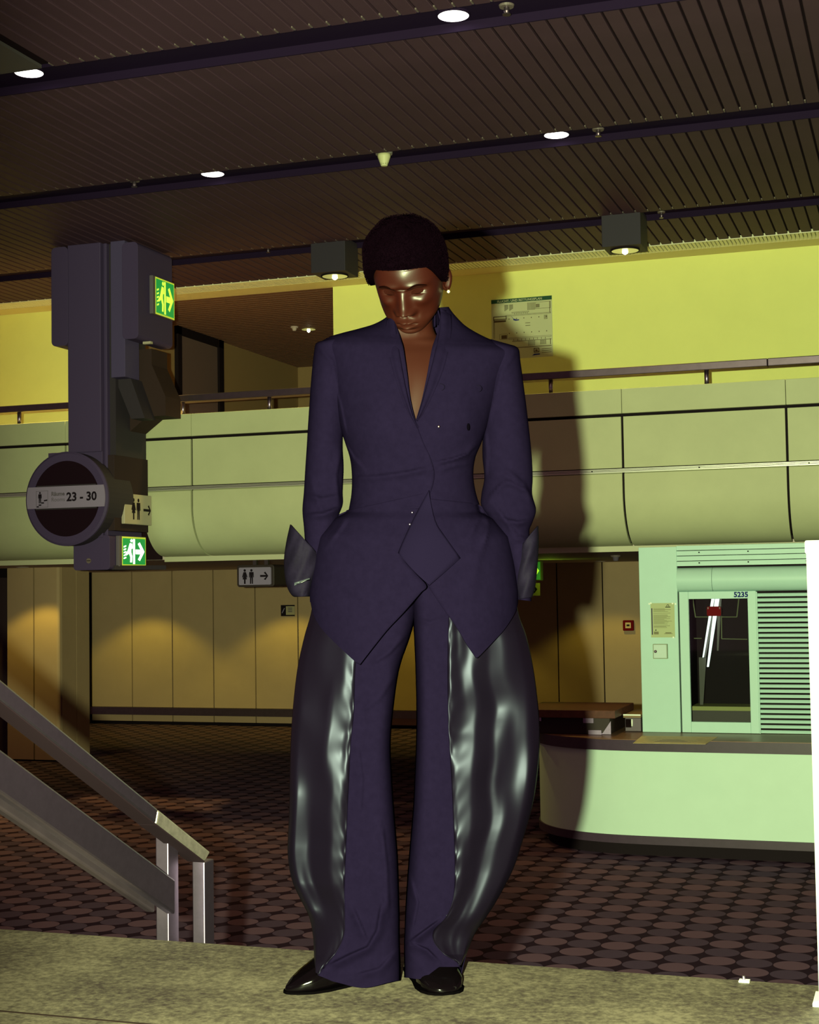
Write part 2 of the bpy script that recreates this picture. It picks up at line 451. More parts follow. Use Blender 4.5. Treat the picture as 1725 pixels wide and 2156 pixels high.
for bp, js in zip(bps, (J0, J1)):
    for a, b in zip(js[:-1], js[1:]):
        cp = MB().box(a + .002, b - .002, YF - .004, YF + .3, 3.457, 3.668)
        obj('cap_panel', cp, M_fascia, bp, bevel=.003)
        span('flat_panel', a + .010, b - .010, 2.992, 3.430)
        mb = MB()
        mb.grid([[(x, y, z) for y, z in curve] + [(x, y + .03, z + .02) for y, z in curve[::-1]] for x in (a + .010, b - .010)], True)
        n = len(mb.v) // 2; mb.f += [tuple(range(n))[::-1], tuple(range(n, 2 * n))]
        obj('curved_panel', mb, M_fascia, bp, smooth='auto')
    a, b = js[0], js[-1]
    obj('backing', MB().box(a + .01, b, YF + .04, YF + .10, 2.76, 3.64).box(a + .01, b, YF + .10, YF + .28, 2.86, 3.45).box(a + .01, b, YF + .33, YF + .36, 2.36, 2.6), M_gap, bp)
    cb = [(YF + .04 + .40 * (1 - math.cos(t_)), 2.80 - .425 * math.sin(t_)) for t_ in np.linspace(0, math.pi / 2, 14)]
    obj('curve_backing', MB().grid([[(x, y, z) for y, z in cb] for x in (a + .012, b - .002)]), M_gap, bp)
    obj('mid_strip', MB().box(a, b, YF - .006, YF + .03, 2.952, 2.962).box(a, b, YF - .006, YF + .03, 2.966, 2.973).box(a, b, YF - .006, YF + .03, 2.977, 2.984), M_strip, bp)
    obj('bottom_trim', B(a, b, YF + .42, YF + .45, 2.288, 2.336), mat('light trim', (.5, .5, .36), .5), bp)
sc_ = MB()
for x in (-2.66, -1.75, -.86): sc_.box(x, x + .012, YF - .01, YF, 2.962, 2.972)
obj('screws', sc_, M_gap, bps[1], kind='stuff')
wg = struct('wall_gap')
obj('gap_backing', B(-7.77, -7.0, YF + .38, YF + .40, 2.31, 3.6), M_void, wg)


def handrail(label, xa, xb, posts):
    t = thing('balcony_handrail', label, 'handrail', ((xa + xb) / 2, 12.72, 3.668), 'steel handrails along the balcony parapet')
    segs = [xa] + [x for x in (-1.17,) if xa < x < xb] + [xb]
    for a, b in zip(segs[:-1], segs[1:]):
        obj('rail', B(a + .001, b - .001, 12.66, 12.80, 3.795, 3.86), M_steeld, t, bevel=.006)
    for x in posts:
        p = obj('post', MB().tube([(x, 12.72, 3.668), (x, 12.72, 3.80)], .02, 12), M_steel, t, smooth=True)
        obj('base_plate', MB().lathe([(.035, 0), (.035, .006)], (x, 12.72, 3.668), 14), M_steeld, p)
    return t


handrail('dark steel handrail on the balcony parapet right of the sign pillar', -6.72, 4.2, [-6.62, -5.72, -4.375, -3.03, -1.68, -.33, 1.02, 2.37, 3.72])
handrail('dark steel handrail on the balcony parapet left of the sign pillar', -12, -7.6, [-11.13, -9.78, -8.43])

# ------------------------------------------------------------------ ceiling lamps and detectors
def recess_lamp(x, y, label):
    t = thing('recessed_downlight', label, 'ceiling lamp', (x, y, ZC + .052), 'recessed downlights in the ceiling troughs')
    obj('lamp_disc', MB().lathe([(.088, -.012), (.088, 0)], (x, y, ZC + .052), 28), M_lampw, t)
    obj('lamp_rim', MB().lathe([(.098, -.014), (.098, 0), (.089, 0), (.089, -.014), (.098, -.014)], (x, y, ZC + .052), 28, 'z', False), M_trough, t)
    l = bpy.data.lights.new('downlight_beam', 'SPOT'); l.energy = 26; l.color = (1.0, .46, .20); l.spot_size = math.radians(150); l.spot_blend = .8; l.shadow_soft_size = .08
    lo = bpy.data.objects.new('downlight_beam', l); COL.objects.link(lo); lo.parent = t; lo.location = (0, 0, -.03)


def on_trough(px, py, z): q_ = hz(px, py, z); return q_[0], q_[1]


for px, py, lab in ((955, 33, 'glowing round downlight in the nearest ceiling trough, right of the top centre'),
                    (61, 153, 'glowing round downlight in the nearest ceiling trough, at the far left'),
                    (448, 366, 'glowing round downlight in the middle ceiling trough, left of the smoke detector'),
                    (1172, 284, 'glowing round downlight in the middle ceiling trough, right of the smoke detector')):
    x, y = on_trough(px, py, ZC + .042); recess_lamp(x, y, lab)


def sprinkler(px, py, lab, z=ZC + .052, s=1.0, yo=None):
    x, y = on_trough(px, py, z - .03)
    t = thing('sprinkler_head', lab, 'sprinkler', (x, y, z), 'sprinkler heads in the ceiling')
    obj('rosette', MB().lathe([(.040 * s, -.012), (.044 * s, 0)], (x, y, z), 20), M_clip, t)
    obj('nozzle', MB().lathe([(.013 * s, -.05), (.017 * s, -.035), (.016 * s, -.012)], (x, y, z), 12), M_steeld, t)
    obj('deflector', MB().lathe([(.024 * s, -.056), (.024 * s, -.05)], (x, y, z), 14), M_steeld, t)


sprinkler(1067, 22, 'small sprinkler beside the top centre downlight of the nearest trough')
sprinkler(283, 387, 'small sprinkler in the middle trough left of its left downlight')
sprinkler(1260, 280, 'small sprinkler in the middle trough right of its right downlight')
sprinkler(565, 526, 'small sprinkler in the far trough left of the hanging box lamp', s=.8)
sprinkler(1393, 453, 'small sprinkler in the far trough right of the right box lamp', s=.8)
# smoke detector
x, y = on_trough(809, 337, ZC - .020)
sd = thing('smoke_detector', 'pale cone shaped smoke detector hanging in the middle ceiling trough', 'smoke detector', (x, y, ZC + .052))
obj('base_disc', MB().lathe([(.062, -.03), (.064, -.02), (.064, 0)], (x, y, ZC + .052), 28), mat('grey disc', (.22, .2, .2), .5), sd)
obj('cone', MB().lathe([(.022, -.118), (.026, -.112), (.032, -.095), (.048, -.05), (.05, -.03)], (x, y, ZC + .052), 28), mat('cream plastic', (.55, .55, .32), .5), sd, smooth=True)
v_ = MB()
for i in range(12):
    a = 2 * math.pi * i / 12 + .13
    for z_ in (-.100, -.108): v_.box(x + .0295 * math.cos(a) - .004, x + .0295 * math.cos(a) + .004, y + .0295 * math.sin(a) - .004, y + .0295 * math.sin(a) + .004, ZC + .052 + z_, ZC + .0525 + z_)
obj('vents', v_, M_gap, sd, kind='stuff')


def box_lamp(px, py, lab, xq=None):
    y = 12.88; x = hy(px, py, 12.88)[0] if xq is None else xq
    t = thing('box_downlight', lab, 'ceiling lamp', (x, y, 5.25), 'dark box downlights hanging under the far trough')
    w = .17
    mb = MB().box(x - w, x + w, y - w, y + w, 4.925, 5.24)
    obj('housing', mb, mat('black lamp housing', (.03, .024, .04), .6), t, bevel=.004)
    obj('reflector', MB().lathe([(.118, -.012), (.118, -.004), (.04, .0)], (x, y, 4.925), 28), M_reflector, t)
    obj('rim', MB().lathe([(.128, -.014), (.128, 0), (.119, 0), (.119, -.014), (.128, -.014)], (x, y, 4.925), 28, 'z', False), M_gap, t)
    obj('bulb', MB().lathe([(.004, -.045), (.022, -.035), (.028, -.02), (.018, -.005)], (x, y, 4.925), 14), M_bulb, t, smooth=True)
    l = bpy.data.lights.new('box_lamp_beam', 'SPOT'); l.energy = 150 if xq is None else 560; l.color = (1.0, .72, .16); l.spot_size = math.radians(120); l.spot_blend = .7; l.shadow_soft_size = .1
    lo = bpy.data.objects.new('box_lamp_beam', l); COL.objects.link(lo); lo.parent = t; lo.location = (0, 0, -.40)


box_lamp(705, 557, 'dark box downlight hanging behind the figure, left of the head')
for xq, lab in ((-7.68, 'dark box downlight in the far trough behind the sign pillar'), (-10.38, 'dark box downlight in the far trough left of the sign pillar')):
    box_lamp(0, 0, lab, xq)
box_lamp(1316, 503, 'dark box downlight hanging above the yellow wall on the right')
# recess lamp on the balcony
x, y, _ = hz(650, 692, ZC)
t = thing('recess_downlight', 'small lit downlight in the brown slatted ceiling of the balcony recess', 'ceiling lamp', (x, y, ZC))
obj('reflector', MB().lathe([(.085, -.012), (.06, -.004)], (x, y, ZC), 24), M_reflector, t)
obj('bulb', MB().lathe([(.004, -.05), (.02, -.035), (.02, -.012)], (x, y, ZC), 12), M_bulb, t)
l = bpy.data.lights.new('recess_beam', 'SPOT'); l.energy = 45; l.color = (1, .55, .22); l.spot_size = math.radians(130); l.spot_blend = .6
lo = bpy.data.objects.new('recess_beam', l); COL.objects.link(lo); lo.parent = t; lo.location = (0, 0, -.08)
x, y, _ = hz(620, 688, ZC)
t = thing('ceiling_detector', 'tiny detector beside the lit downlight in the recess ceiling', 'smoke detector', (x, y, ZC))
obj('base_disc', MB().lathe([(.045, -.015), (.05, 0)], (x, y, ZC), 18), M_soffit, t)
obj('sensor', MB().lathe([(.02, -.05), (.032, -.015)], (x, y, ZC), 14), M_soffit, t)
# soffit downlights that wash the back wall (hidden behind the parapet's lower edge in the photograph)
for i, xx in enumerate((-11.05, -8.72, -6.4, -4.0)):
    l = bpy.data.lights.new('soffit_wash', 'SPOT'); l.energy = 48 if i < 3 else 26; l.color = (1.0, .86, .10); l.spot_size = math.radians(108); l.spot_blend = .34; l.shadow_soft_size = .05
    lo = bpy.data.objects.new('soffit_wash', l); COL.objects.link(lo); lo.location = (xx, 19.36, 2.26)
    obj('soffit_downlight', MB().lathe([(.07, -.006), (.075, 0)], (xx, 19.36, 2.31), 20), M_soffit, so)
l = bpy.data.lights.new('soffit_wash', 'SPOT'); l.energy = 34; l.color = (1.0, .80, .12); l.spot_size = math.radians(110); l.spot_blend = .3; l.shadow_soft_size = .05
lo = bpy.data.objects.new('soffit_wash', l); COL.objects.link(lo); lo.location = (-9.9, 15.0, 2.26)
obj('soffit_downlight', MB().lathe([(.07, -.006), (.075, 0)], (-9.9, 15.0, 2.31), 20), M_soffit, so)

# ------------------------------------------------------------------ sign pillar
YS = 11.9
sp = thing('sign_pillar', 'dark plum hanging sign pillar with a round room sign and lit exit boxes', 'sign pillar', (-7.2, 12.2, 5.2))
obj('stem', MB().box(-7.369, -7.025, YS, 12.60, 3.28, 5.2).box(-7.025, -6.99, YS + .05, 12.58, 2.3, 5.2), M_plum, sp, bevel=.008)
obj('spine', B(-6.99, -6.93, YS + .10, 12.56, 3.0, 5.2), M_plumd, sp)
obj('light_fin', B(-6.93, -6.785, YS + .02, YS + .28, 3.95, 5.2), mat('fin plum', (.070, .054, .135), .6, spec=.1), sp, bevel=.004)
obj('upper_box', MB().cube_rounded(-7.535, -7.36, 4.27, 5.19, YS - .01, 12.5, .045), M_plum, sp, bevel=.003)
ub = obj('upper_box', MB().cube_rounded(-6.795, -6.632, 4.285, 5.17, YS - .01, 12.545, .045), M_plum, sp, bevel=.003)
obj('sensor', B(-6.62, -6.54, YS + .05, YS + .09, 4.24, 4.262), M_signc, sp)
# gusset on the right flank
gp = [(-6.99, 4.25), (-6.70, 4.25), (-6.70, 4.10), (-6.56, 3.80), (-6.56, 3.62), (-6.75, 3.62), (-6.99, 3.45)]
obj('flank_gusset', MB().prism(gp, (0, 12.56, 0), (1, 0, 0), (0, 0, 1), .30), mat('gusset', (.040, .024, .024), .7, spec=.05), sp)
obj('slanted_cover', MB().prism([(-6.96, 3.95), (-6.80, 3.95), (-6.66, 3.58), (-6.80, 3.58)], (0, 12.25, 0), (1, 0, 0), (0, 0, 1), .2), M_plumd, sp)
obj('sign_block', MB().box(-7.592, -7.025, YS + .02, YS + .5, 2.50, 3.29), M_plum, sp, bevel=.004)
obj('side_block', MB().box(-7.025, -6.925, YS + .06, 12.585, 2.56, 3.25), mat('side plum', (.034, .022, .025), .7, spec=.05), sp, bevel=.004)
cx, cz, rr = -7.313, 2.853, .418
obj('drum', MB().lathe([(rr, -.10), (rr + .008, -.09), (rr + .008, .34), (rr - .02, .36)], (cx, YS, cz), 56, 'y'), M_plumd, sp, smooth=False)
rim = obj('drum_rim', MB().lathe([(rr - .075, -.125), (rr - .01, -.130), (rr + .010, -.118), (rr + .010, -.10), (rr - .075, -.10), (rr - .075, -.125)], (cx, YS, cz), 64, 'y', False), M_plum, sp)
def chord(z0, z1, r, k=24):
    a0, a1 = math.asin(max(-1, min(1, z0 / r))), math.asin(max(-1, min(1, z1 / r)))
    A = np.linspace(a0, a1, k)
    return [(r * math.cos(a), r * math.sin(a)) for a in A] + [(-r * math.cos(a), r * math.sin(a)) for a in A[::-1]]
rg = rr - .072
for z0, z1 in ((.115, rg), (-rg, -.085)):
    gl = obj('dark_glass', MB().prism(chord(z0, z1, rg), (cx, YS - .112, cz), (1, 0, 0), (0, 0, 1), .01), M_blackglass, sp)
    ed = z0 if z0 > 0 else z1
    wz = math.sqrt(rg * rg - ed * ed) - .02
    obj('glass_edge', B(cx - wz, cx + wz, YS - .130, YS - .112, cz + ed - .010 + (.0 if ed > 0 else .0), cz + ed + .010), M_plumd, gl)
bd = obj('name_band', MB().prism(chord(-.083, .113, rr - .012), (cx, YS - .118, cz), (1, 0, 0), (0, 0, 1), .02), M_signw, sp)
yb_ = YS - .1395
pc = MB()
ix = cx - .243
for pts in man(ix - .022, cz - .035, .105): pc.prism(pts, (0, yb_, 0), (1, 0, 0), (0, 0, 1), .0008)
st = [(ix - .055, cz - .060), (ix - .035, cz - .060), (ix - .035, cz - .045), (ix - .008, cz - .045), (ix - .008, cz - .026), (ix + .020, cz - .026), (ix + .020, cz - .006), (ix + .055, cz - .002)]
pc.prism(st + [(a, b - .012) for a, b in st[::-1]], (0, yb_, 0), (1, 0, 0), (0, 0, 1), .0008)
obj('escalator_pictogram', pc, M_ink, bd)
fr = MB()
for x0, x1, z0, z1 in ((-.062, .062, .066, .069), (-.062, .062, -.089, -.086), (-.062, -.059, -.089, .069), (.059, .062, -.089, .069)):
    fr.box(ix + x0, ix + x1, yb_ - .0006, yb_, cz + .012 + z0 * .95, cz + .012 + z1 * .95)
obj('pictogram_frame', fr, M_inkg, bd)
text('Räume', .050, (cx - .146, yb_ - .001, cz + .030), (1, 0, 0), (0, 0, 1), M_inkg, bd, bold=.002)
text('Rooms', .050, (cx - .146, yb_ - .001, cz - .022), (1, 0, 0), (0, 0, 1), M_inkg, bd)
text('23 - 30', .108, (cx + .012, yb_ - .001, cz - .022), (1, 0, 0), (0, 0, 1), M_ink, bd, bold=.0035)
obj('lower_box', MB().cube_rounded(-7.335, -6.96, 2.205, 2.52, YS + .03, 12.6, .03), M_plum, sp, bevel=.003)
scw = obj('screw', MB().lathe([(.024, -.006), (.024, .004)], (-7.175, YS + .03, 2.29), 18, 'y'), M_clip, sp)
obj('screw_slot', B(-7.195, -7.155, YS + .022, YS + .0245, 2.287, 2.293), M_ink, scw)
obj('base_plate', MB().prism([(-7.33, YS + .1), (-6.95, YS + .1), (-6.72, 12.55), (-7.33, 12.55)], (0, 0, 2.205), (1, 0, 0), (0, 1, 0), .04), M_plumd, sp)


def side_sign(x, y0, y1, z0, z1, bright):
    """lit exit box on a face that looks along +x: reading direction is +y"""
    bx = obj('exit_box', MB().box(x, x + .035, y0, y1, z0, z1), mat('exit box grey', (.12, .10, .13), .5), sp, bevel=.004)
    L, Hh = y1 - y0, z1 - z0
    obj('exit_rim', MB().box(x + .030, x + .037, y0 + .05, y1 - .005, z0 + .005, z1 - .005), M_exe, bx)
    obj('exit_panel', MB().box(x + .035, x + .040, y0 + .06, y1 - .02, z0 + .02, z1 - .02), M_exg, bx)
    pw = MB(); W_ = L - .08; ox, oz = y0 + .06, z0 + .02; h = Hh - .04
    def pz(pts): pw.prism([(a * W_, b * h) for a, b in pts], (x + .0405, ox, oz), (0, 1, 0), (0, 0, 1), .002)
    pz([(.44, .02), (.52, .02), (.52, .98), (.44, .98)])                                       # door post
    pz([(.56, .40), (.78, .40), (.66, .20), (.74, .14), (.95, .50), (.74, .86), (.66, .80), (.78, .58), (.56, .58)])   # arrow
    pz([(.34, .86), (.40, .86), (.42, .93), (.37, .98), (.32, .93)])                           # head of the running figure
    pz([(.20, .52), (.30, .82), (.40, .80), (.42, .62), (.36, .60), (.35, .48), (.40, .30), (.38, .08), (.31, .08), (.32, .28), (.26, .42), (.14, .34), (.10, .40)])
    for i in range(5): pz([(.03, .20 + i * .11), (.13, .24 + i * .11), (.13, .29 + i * .11), (.03, .25 + i * .11)])   # streaks of the old lettering
    obj('exit_pictogram', pw, M_exh if bright else M_exw, bx)
    return bx


side_sign(-6.632, YS + .20, 12.52, 4.545, 4.90, False)
side_sign(-6.960, YS + .14, 12.535, 2.235, 2.515, True)
# toilet sign on the flank of the block
ts = obj('toilet_panel', MB().box(-6.925, -6.89, YS + .18, 12.59, 2.625, 2.905), M_signc, sp, bevel=.006)
for f_, c_, n_ in ((woman, 12.245, 'woman_pictogram'), (man, 12.335, 'man_pictogram')):
    pt = MB()
    for pts in f_(c_, 2.67, .20): pt.prism(pts, (-6.8895, 0, 0), (0, 1, 0), (0, 0, 1), .001)
    obj(n_, pt, M_ink, ts)
obj('arrow', MB().prism(arrow(12.43, 12.57, 2.765, .012, .05), (-6.8895, 0, 0), (0, 1, 0), (0, 0, 1), .001), M_ink, ts)

# ------------------------------------------------------------------ signs under the balcony
# hanging toilet sign
Yt = 13.6
a, b = hy(500, 1194, Yt), hy(571, 1232, Yt)
tx0, tx1, tz0, tz1 = a[0], b[0], b[2], a[2]
ht = thing('toilet_sign', 'grey box sign with woman, man and arrow hanging under the balcony', 'sign', ((tx0 + tx1) / 2, Yt, 2.31))
obj('housing', MB().cube_rounded(tx0 - .02, tx1 + .02, tz0 - .015, tz1 + .02, Yt + .03, Yt + .34, .03), mat('sign housing', (.030, .020, .022), .5), ht, bevel=.004)
for hx0 in (tx0 + .1, tx1 - .14): obj('hanger', B(hx0, hx0 + .04, Yt + .15, Yt + .19, tz1, 2.312), M_steeld, ht)
pl_ = obj('sign_face', MB().cube_rounded(tx0 + .008, tx1 - .008, tz0 + .006, tz1 - .006, Yt + .015, Yt + .032, .012), M_signw, ht)
hh = tz1 - tz0; ww = tx1 - tx0
for f_, c_, n_ in ((woman, .20, 'woman_pictogram'), (man, .40, 'man_pictogram')):
    pt = MB()
    for pts in f_(tx0 + c_ * ww, tz0 + .09 * hh, .80 * hh): pt.prism(pts, (0, Yt + .0145, 0), (1, 0, 0), (0, 0, 1), .001)
    obj(n_, pt, M_ink, pl_)
obj('arrow', MB().prism(arrow(tx0 + .66 * ww, tx0 + .90 * ww, tz0 + .5 * hh, .010, .042), (0, Yt + .0145, 0), (1, 0, 0), (0, 0, 1), .001), M_ink, pl_)
# small wall plate
a, b = hy(592, 1274, 20.19), hy(621, 1297, 20.19)
ws = thing('wall_plate', 'small two-tone escalator plate on the beige panel under the toilet sign', 'sign', ((a[0] + b[0]) / 2, 20.2, (a[2] + b[2]) / 2))
obj('plate', B(a[0], b[0], 20.185, 20.2, b[2], a[2]), mat('plate', (.36, .31, .20), .5), ws)
m_ = a[0] + .36 * (b[0] - a[0])
obj('dark_field', B(a[0], m_, 20.180, 20.185, b[2], a[2]), M_ink, ws)
for e0 in (a[2] - .018, b[2]): obj('edge_line', B(m_, b[0], 20.182, 20.185, e0, e0 + .018), M_ink, ws)
obj('diagonal', MB().prism([(a[0] + .015, b[2] + .05), (a[0] + .025, b[2] + .04), (m_ - .015, a[2] - .05), (m_ - .025, a[2] - .04)], (0, 20.1795, 0), (1, 0, 0), (0, 0, 1), .0008), M_signw, ws)
tl = MB()
for i in range(3): tl.box(m_ + .035, b[0] - .04, 20.183, 20.185, b[2] + .06 + i * .025, b[2] + .072 + i * .025)
obj('text_lines', tl, M_inkg, ws, kind='stuff')
# fire alarm call point
a, b = hy(1311.5, 1306, 20.15), hy(1334.5, 1328, 20.15)
fa = thing('fire_alarm_box', 'small square red fire alarm call point on the beige wall', 'fire alarm', ((a[0] + b[0]) / 2, 20.2, (a[2] + b[2]) / 2))
obj('case', MB().cube_rounded(a[0], b[0], b[2], a[2], 20.15, 20.2, .012), M_red, fa, bevel=.006)
i0, i1, k0, k1 = a[0] + .035, b[0] - .035, b[2] + .035, a[2] - .03
obj('window', B(i0, i1, 20.143, 20.15, k0, k1), mat('alarm window', (.50, .38, .22), .3), fa)
obj('push_button', MB().box(i0 + .018, i1 - .018, 20.139, 20.143, (k0 + k1) / 2 - .012, (k0 + k1) / 2 + .012), M_ink, fa)
# lit exit sign and an arrow plate partly behind the right cuff
Ye = 17.5
a, b = hy(1096, 1182, Ye), hy(1140, 1222, Ye)
ex = thing('exit_sign', 'lit green exit sign half hidden behind the right cuff', 'sign', ((a[0] + b[0]) / 2, Ye, 2.31))
obj('housing', MB().box(a[0], b[0], Ye, Ye + .10, b[2], a[2]).box((a[0] + b[0]) / 2 - .03, (a[0] + b[0]) / 2 + .03, Ye + .03, Ye + .07, a[2] - .01, 2.312), mat('exit housing', (.10, .12, .06), .5), ex)
obj('exit_panel', B(a[0] + .01, b[0] - .01, Ye - .006, Ye, b[2] + .01, a[2] - .01), mat('dim lit exit', (.02, .1, .03), .4, emit=(.02, .14, .01)), ex)
pw = MB(); W_ = b[0] - a[0] - .02; h = a[2] - b[2] - .02
def pz(pts): pw.prism([(p * W_, q * h) for p, q in pts], (a[0] + .01, Ye - .0065, b[2] + .01), (1, 0, 0), (0, 0, 1), .002)
pz([(.56, .40), (.74, .40), (.64, .22), (.74, .16), (.95, .50), (.74, .84), (.64, .78), (.74, .60), (.56, .60)])
pz([(.42, .04), (.50, .04), (.50, .96), (.42, .96)])
pz([(.14, .40), (.26, .80), (.36, .80), (.38, .60), (.34, .48), (.38, .08), (.30, .08), (.26, .40), (.18, .34)])
obj('exit_pictogram', pw, mat('lit exit arrow', (.3, .5, .05), .4, emit=(.45, .85, .03), es=1.0), ex)
l = bpy.data.lights.new('exit_glow', 'POINT'); l.energy = 1.1; l.color = (.55, 1.0, .05); l.shadow_soft_size = .06
lo = bpy.data.objects.new('exit_glow', l); COL.objects.link(lo); lo.parent = ex; lo.location = (.26, -.16, a[2] - 2.31 - .22)
a, b = hy(1098, 1228, Ye), hy(1137, 1254, Ye)
ar = thing('arrow_plate', 'cream plate with a black arrow hanging under the half hidden exit sign', 'sign', ((a[0] + b[0]) / 2, Ye, b[2]))
obj('plate', MB().box(a[0], b[0], Ye, Ye + .02, b[2], a[2]).box((a[0] + b[0]) / 2 - .01, (a[0] + b[0]) / 2 + .01, Ye, Ye + .02, a[2], a[2] + .05), mat('arrow plate cream', (.35, .28, .10), .5), ar)
obj('arrow', MB().prism(arrow(b[0] - .18, b[0] - .03, (a[2] + b[2]) / 2, .009, .045), (0, Ye - .001, 0), (1, 0, 0), (0, 0, 1), .001), M_ink, ar)
# tiny detector on the soffit
c = hy(1297, 1180, 15.6)
dt = thing('soffit_detector', 'tiny grey detector under the balcony soffit left of the booth', 'smoke detector', (c[0], 15.6, 2.31))
obj('base_disc', MB().lathe([(.05, -.02), (.055, .002)], (c[0], 15.6, 2.31), 18), M_clip, dt)
obj('sensor', MB().lathe([(.025, -.06), (.035, -.02)], (c[0], 15.6, 2.31), 14), M_inkg, dt)

# escape plan on the yellow wall
Yp = 14.622
a, b, c_ = hy(1034.5, 631, Yp), hy(1162, 622, Yp), hy(1162, 750, Yp)
px0, px1, pz1, pz0 = a[0], b[0], b[2], c_[2]
ep = thing('escape_plan', 'escape plan poster with green title bar on the upper yellow wall', 'poster', ((px0 + px1) / 2, Yp, pz0))
obj('sheet', B(px0, px1, Yp, Yp + .008, pz0, pz1), M_plan, ep)
W_, H_ = px1 - px0, pz1 - pz0
obj('title_bar', B(px0, px1, Yp - .002, Yp, pz1 - .065 * H_, pz1), M_green, ep)
text('FLUCHT- UND RETTUNGSPLAN', .052 * W_, (px0 + .10 * W_, Yp - .003, pz1 - .053 * H_), (1, 0, 0), (0, 0, 1), M_paper, ep, 'title_lettering', bold=.0006)
pr = MB()
def rc(x0, z0, x1, z1): pr.box(px0 + x0 * W_, px0 + x1 * W_, Yp - .0015, Yp, pz0 + z0 * H_, pz0 + z1 * H_)
def fr_(x0, z0, x1, z1, t=.004): rc(x0, z0, x1, z0 + t); rc(x0, z1 - t, x1, z1); rc(x0, z0, x0 + t, z1); rc(x1 - t, z0, x1, z1)
for x in (.22, .30): 
    for k in range(4): fr_(x + k * .016, .80 + .01 * k, x + k * .016 + .012, .90)
for k in range(6): fr_(.60 + k * .022, .79, .612 + k * .022, .91)
fr_(.34, .755, .62, .775); fr_(.24, .71, .98, .73); fr_(.73, .80, .98, .91); rc(.96, .72, .97, .91)
for k in range(8): rc(.38 + k * .03, .735, .386 + k * .03, .755)
for k in range(5): fr_(.74 + k * .012, .82, .748 + k * .012, .88)
for k in range(6): rc(.285 + k * .123, .655, .298 + k * .123, .672); rc(.285 + k * .123, .415, .298 + k * .123, .432)
fr_(.03, .66, .25, .72, .012); rc(.04, .62, .24, .65); fr_(.03, .36, .05, .66)
fr_(.13, .33, .26, .42); rc(.16, .34, .25, .40); fr_(.28, .325, .98, .35); fr_(.34, .28, .98, .295)
for k in range(9): rc(.36 + k * .065, .295, .366 + k * .065, .325)
for k in range(5): fr_(.60 + k * .024, .20, .615 + k * .024, .285); fr_(.80 + k * .02, .21, .812 + k * .02, .28)
rc(.96, .20, .97, .29); rc(.26, .175, .98, .185); rc(.56, .575, .64, .583); rc(.56, .53, .64, .538)
for k in range(3): rc(.82, .13 - k * .03, .98, .137 - k * .03)
fr_(.69, .08, .78, .155, .012); rc(.715, .10, .755, .13)
for k in range(3): fr_(.87 + k * .02, .62 + .0 * k, .88 + k * .02, .69)
obj('plan_lines', pr, mat('plan ink', (.10, .07, .035), .7), ep, kind='stuff')
obj('blue_mark', MB().prism([(px0 + p * W_, pz0 + q * H_) for p, q in ((.36, .64), (.40, .625), (.46, .63), (.46, .645), (.41, .65), (.37, .665))], (0, Yp - .002, 0), (1, 0, 0), (0, 0, 1), .001), M_blue, ep)
obj('blue_mark', MB().prism([(px0 + p * W_, pz0 + q * H_) for p, q in ((.33, .705), (.335, .705), (.375, .655), (.37, .65))], (0, Yp - .002, 0), (1, 0, 0), (0, 0, 1), .001), M_blue, ep)
obj('blue_mark', MB().prism([(px0 + p * W_, pz0 + q * H_) for p, q in ((.66, .03), (.79, .04), (.79, .06), (.70, .06))], (0, Yp - .002, 0), (1, 0, 0), (0, 0, 1), .001), M_blue, ep)


# ------------------------------------------------------------------ reception counter
rcn = thing('reception_counter', 'pale counter with curved left end, dark steel edge and brown top', 'counter', (-1.5, 11.3, 0))
plan = [(4.2, 11.05), (.3, 11.05), (-.8, 11.05), (-1.6, 11.05), (-2.05, 11.055), (-2.30, 11.08), (-2.52, 11.15), (-2.70, 11.27), (-2.83, 11.42), (-2.93, 11.62), (-2.98, 11.9), (-2.98, 12.4)]
_t = np.linspace(0, len(plan) - 1, 56)
plan = [(float(np.interp(t_, range(len(plan)), [p[0] for p in plan])), float(np.interp(t_, range(len(plan)), [p[1] for p in plan]))) for t_ in _t]
for _ in range(6): plan = [plan[0]] + [((plan[i - 1][0] + 2 * plan[i][0] + plan[i + 1][0]) / 4, (plan[i - 1][1] + 2 * plan[i][1] + plan[i + 1][1]) / 4) for i in range(1, len(plan) - 1)] + [plan[-1]]
def offs(pl0, d):
    out = []
    for i, p in enumerate(pl0):
        a_ = Vector(pl0[max(0, i - 1)]); b_ = Vector(pl0[min(len(pl0) - 1, i + 1)]); t_ = (b_ - a_).normalized()
        out.append((p[0] + t_.y * d * -1, p[1] + t_.x * d * 1))
    return out
def wallband(z0, z1, d0, d1):      # a band standing along the plan, d outward
    o_, i_ = offs(plan, d0), offs(plan, d1)
    mb = MB(); rows = [[(a_[0], a_[1], z) for a_ in o_] for z in (z0, z1)]
    mb.grid([rows[0], rows[1], [(a_[0], a_[1], z1) for a_ in i_], [(a_[0], a_[1], z0) for a_ in i_], rows[0]])
    return mb
obj('front_panel', wallband(.150, .775, 0, -.03), M_counter, rcn, smooth='auto')
obj('base_band', wallband(.092, .152, .012, -.03), M_edge, rcn, smooth='auto')
obj('toe_kick', wallband(0, .094, -.06, -.09), M_gap, rcn)
obj('top_edge', wallband(.772, .852, .022, -.02), M_edge, rcn, smooth='auto')
of = offs(plan, .020)
mb = MB(); mb.prism([(p[0], p[1]) for p in of] + [(4.2, 12.4)], (0, 0, .845), (1, 0, 0), (0, 1, 0), .012)
obj('worktop', mb, M_topb, rcn)
obj('carcass', MB().prism([(p[0], p[1]) for p in offs(plan, -.10)] + [(4.2, 12.4)], (0, 0, 0), (1, 0, 0), (0, 1, 0), .84), M_gap, rcn)
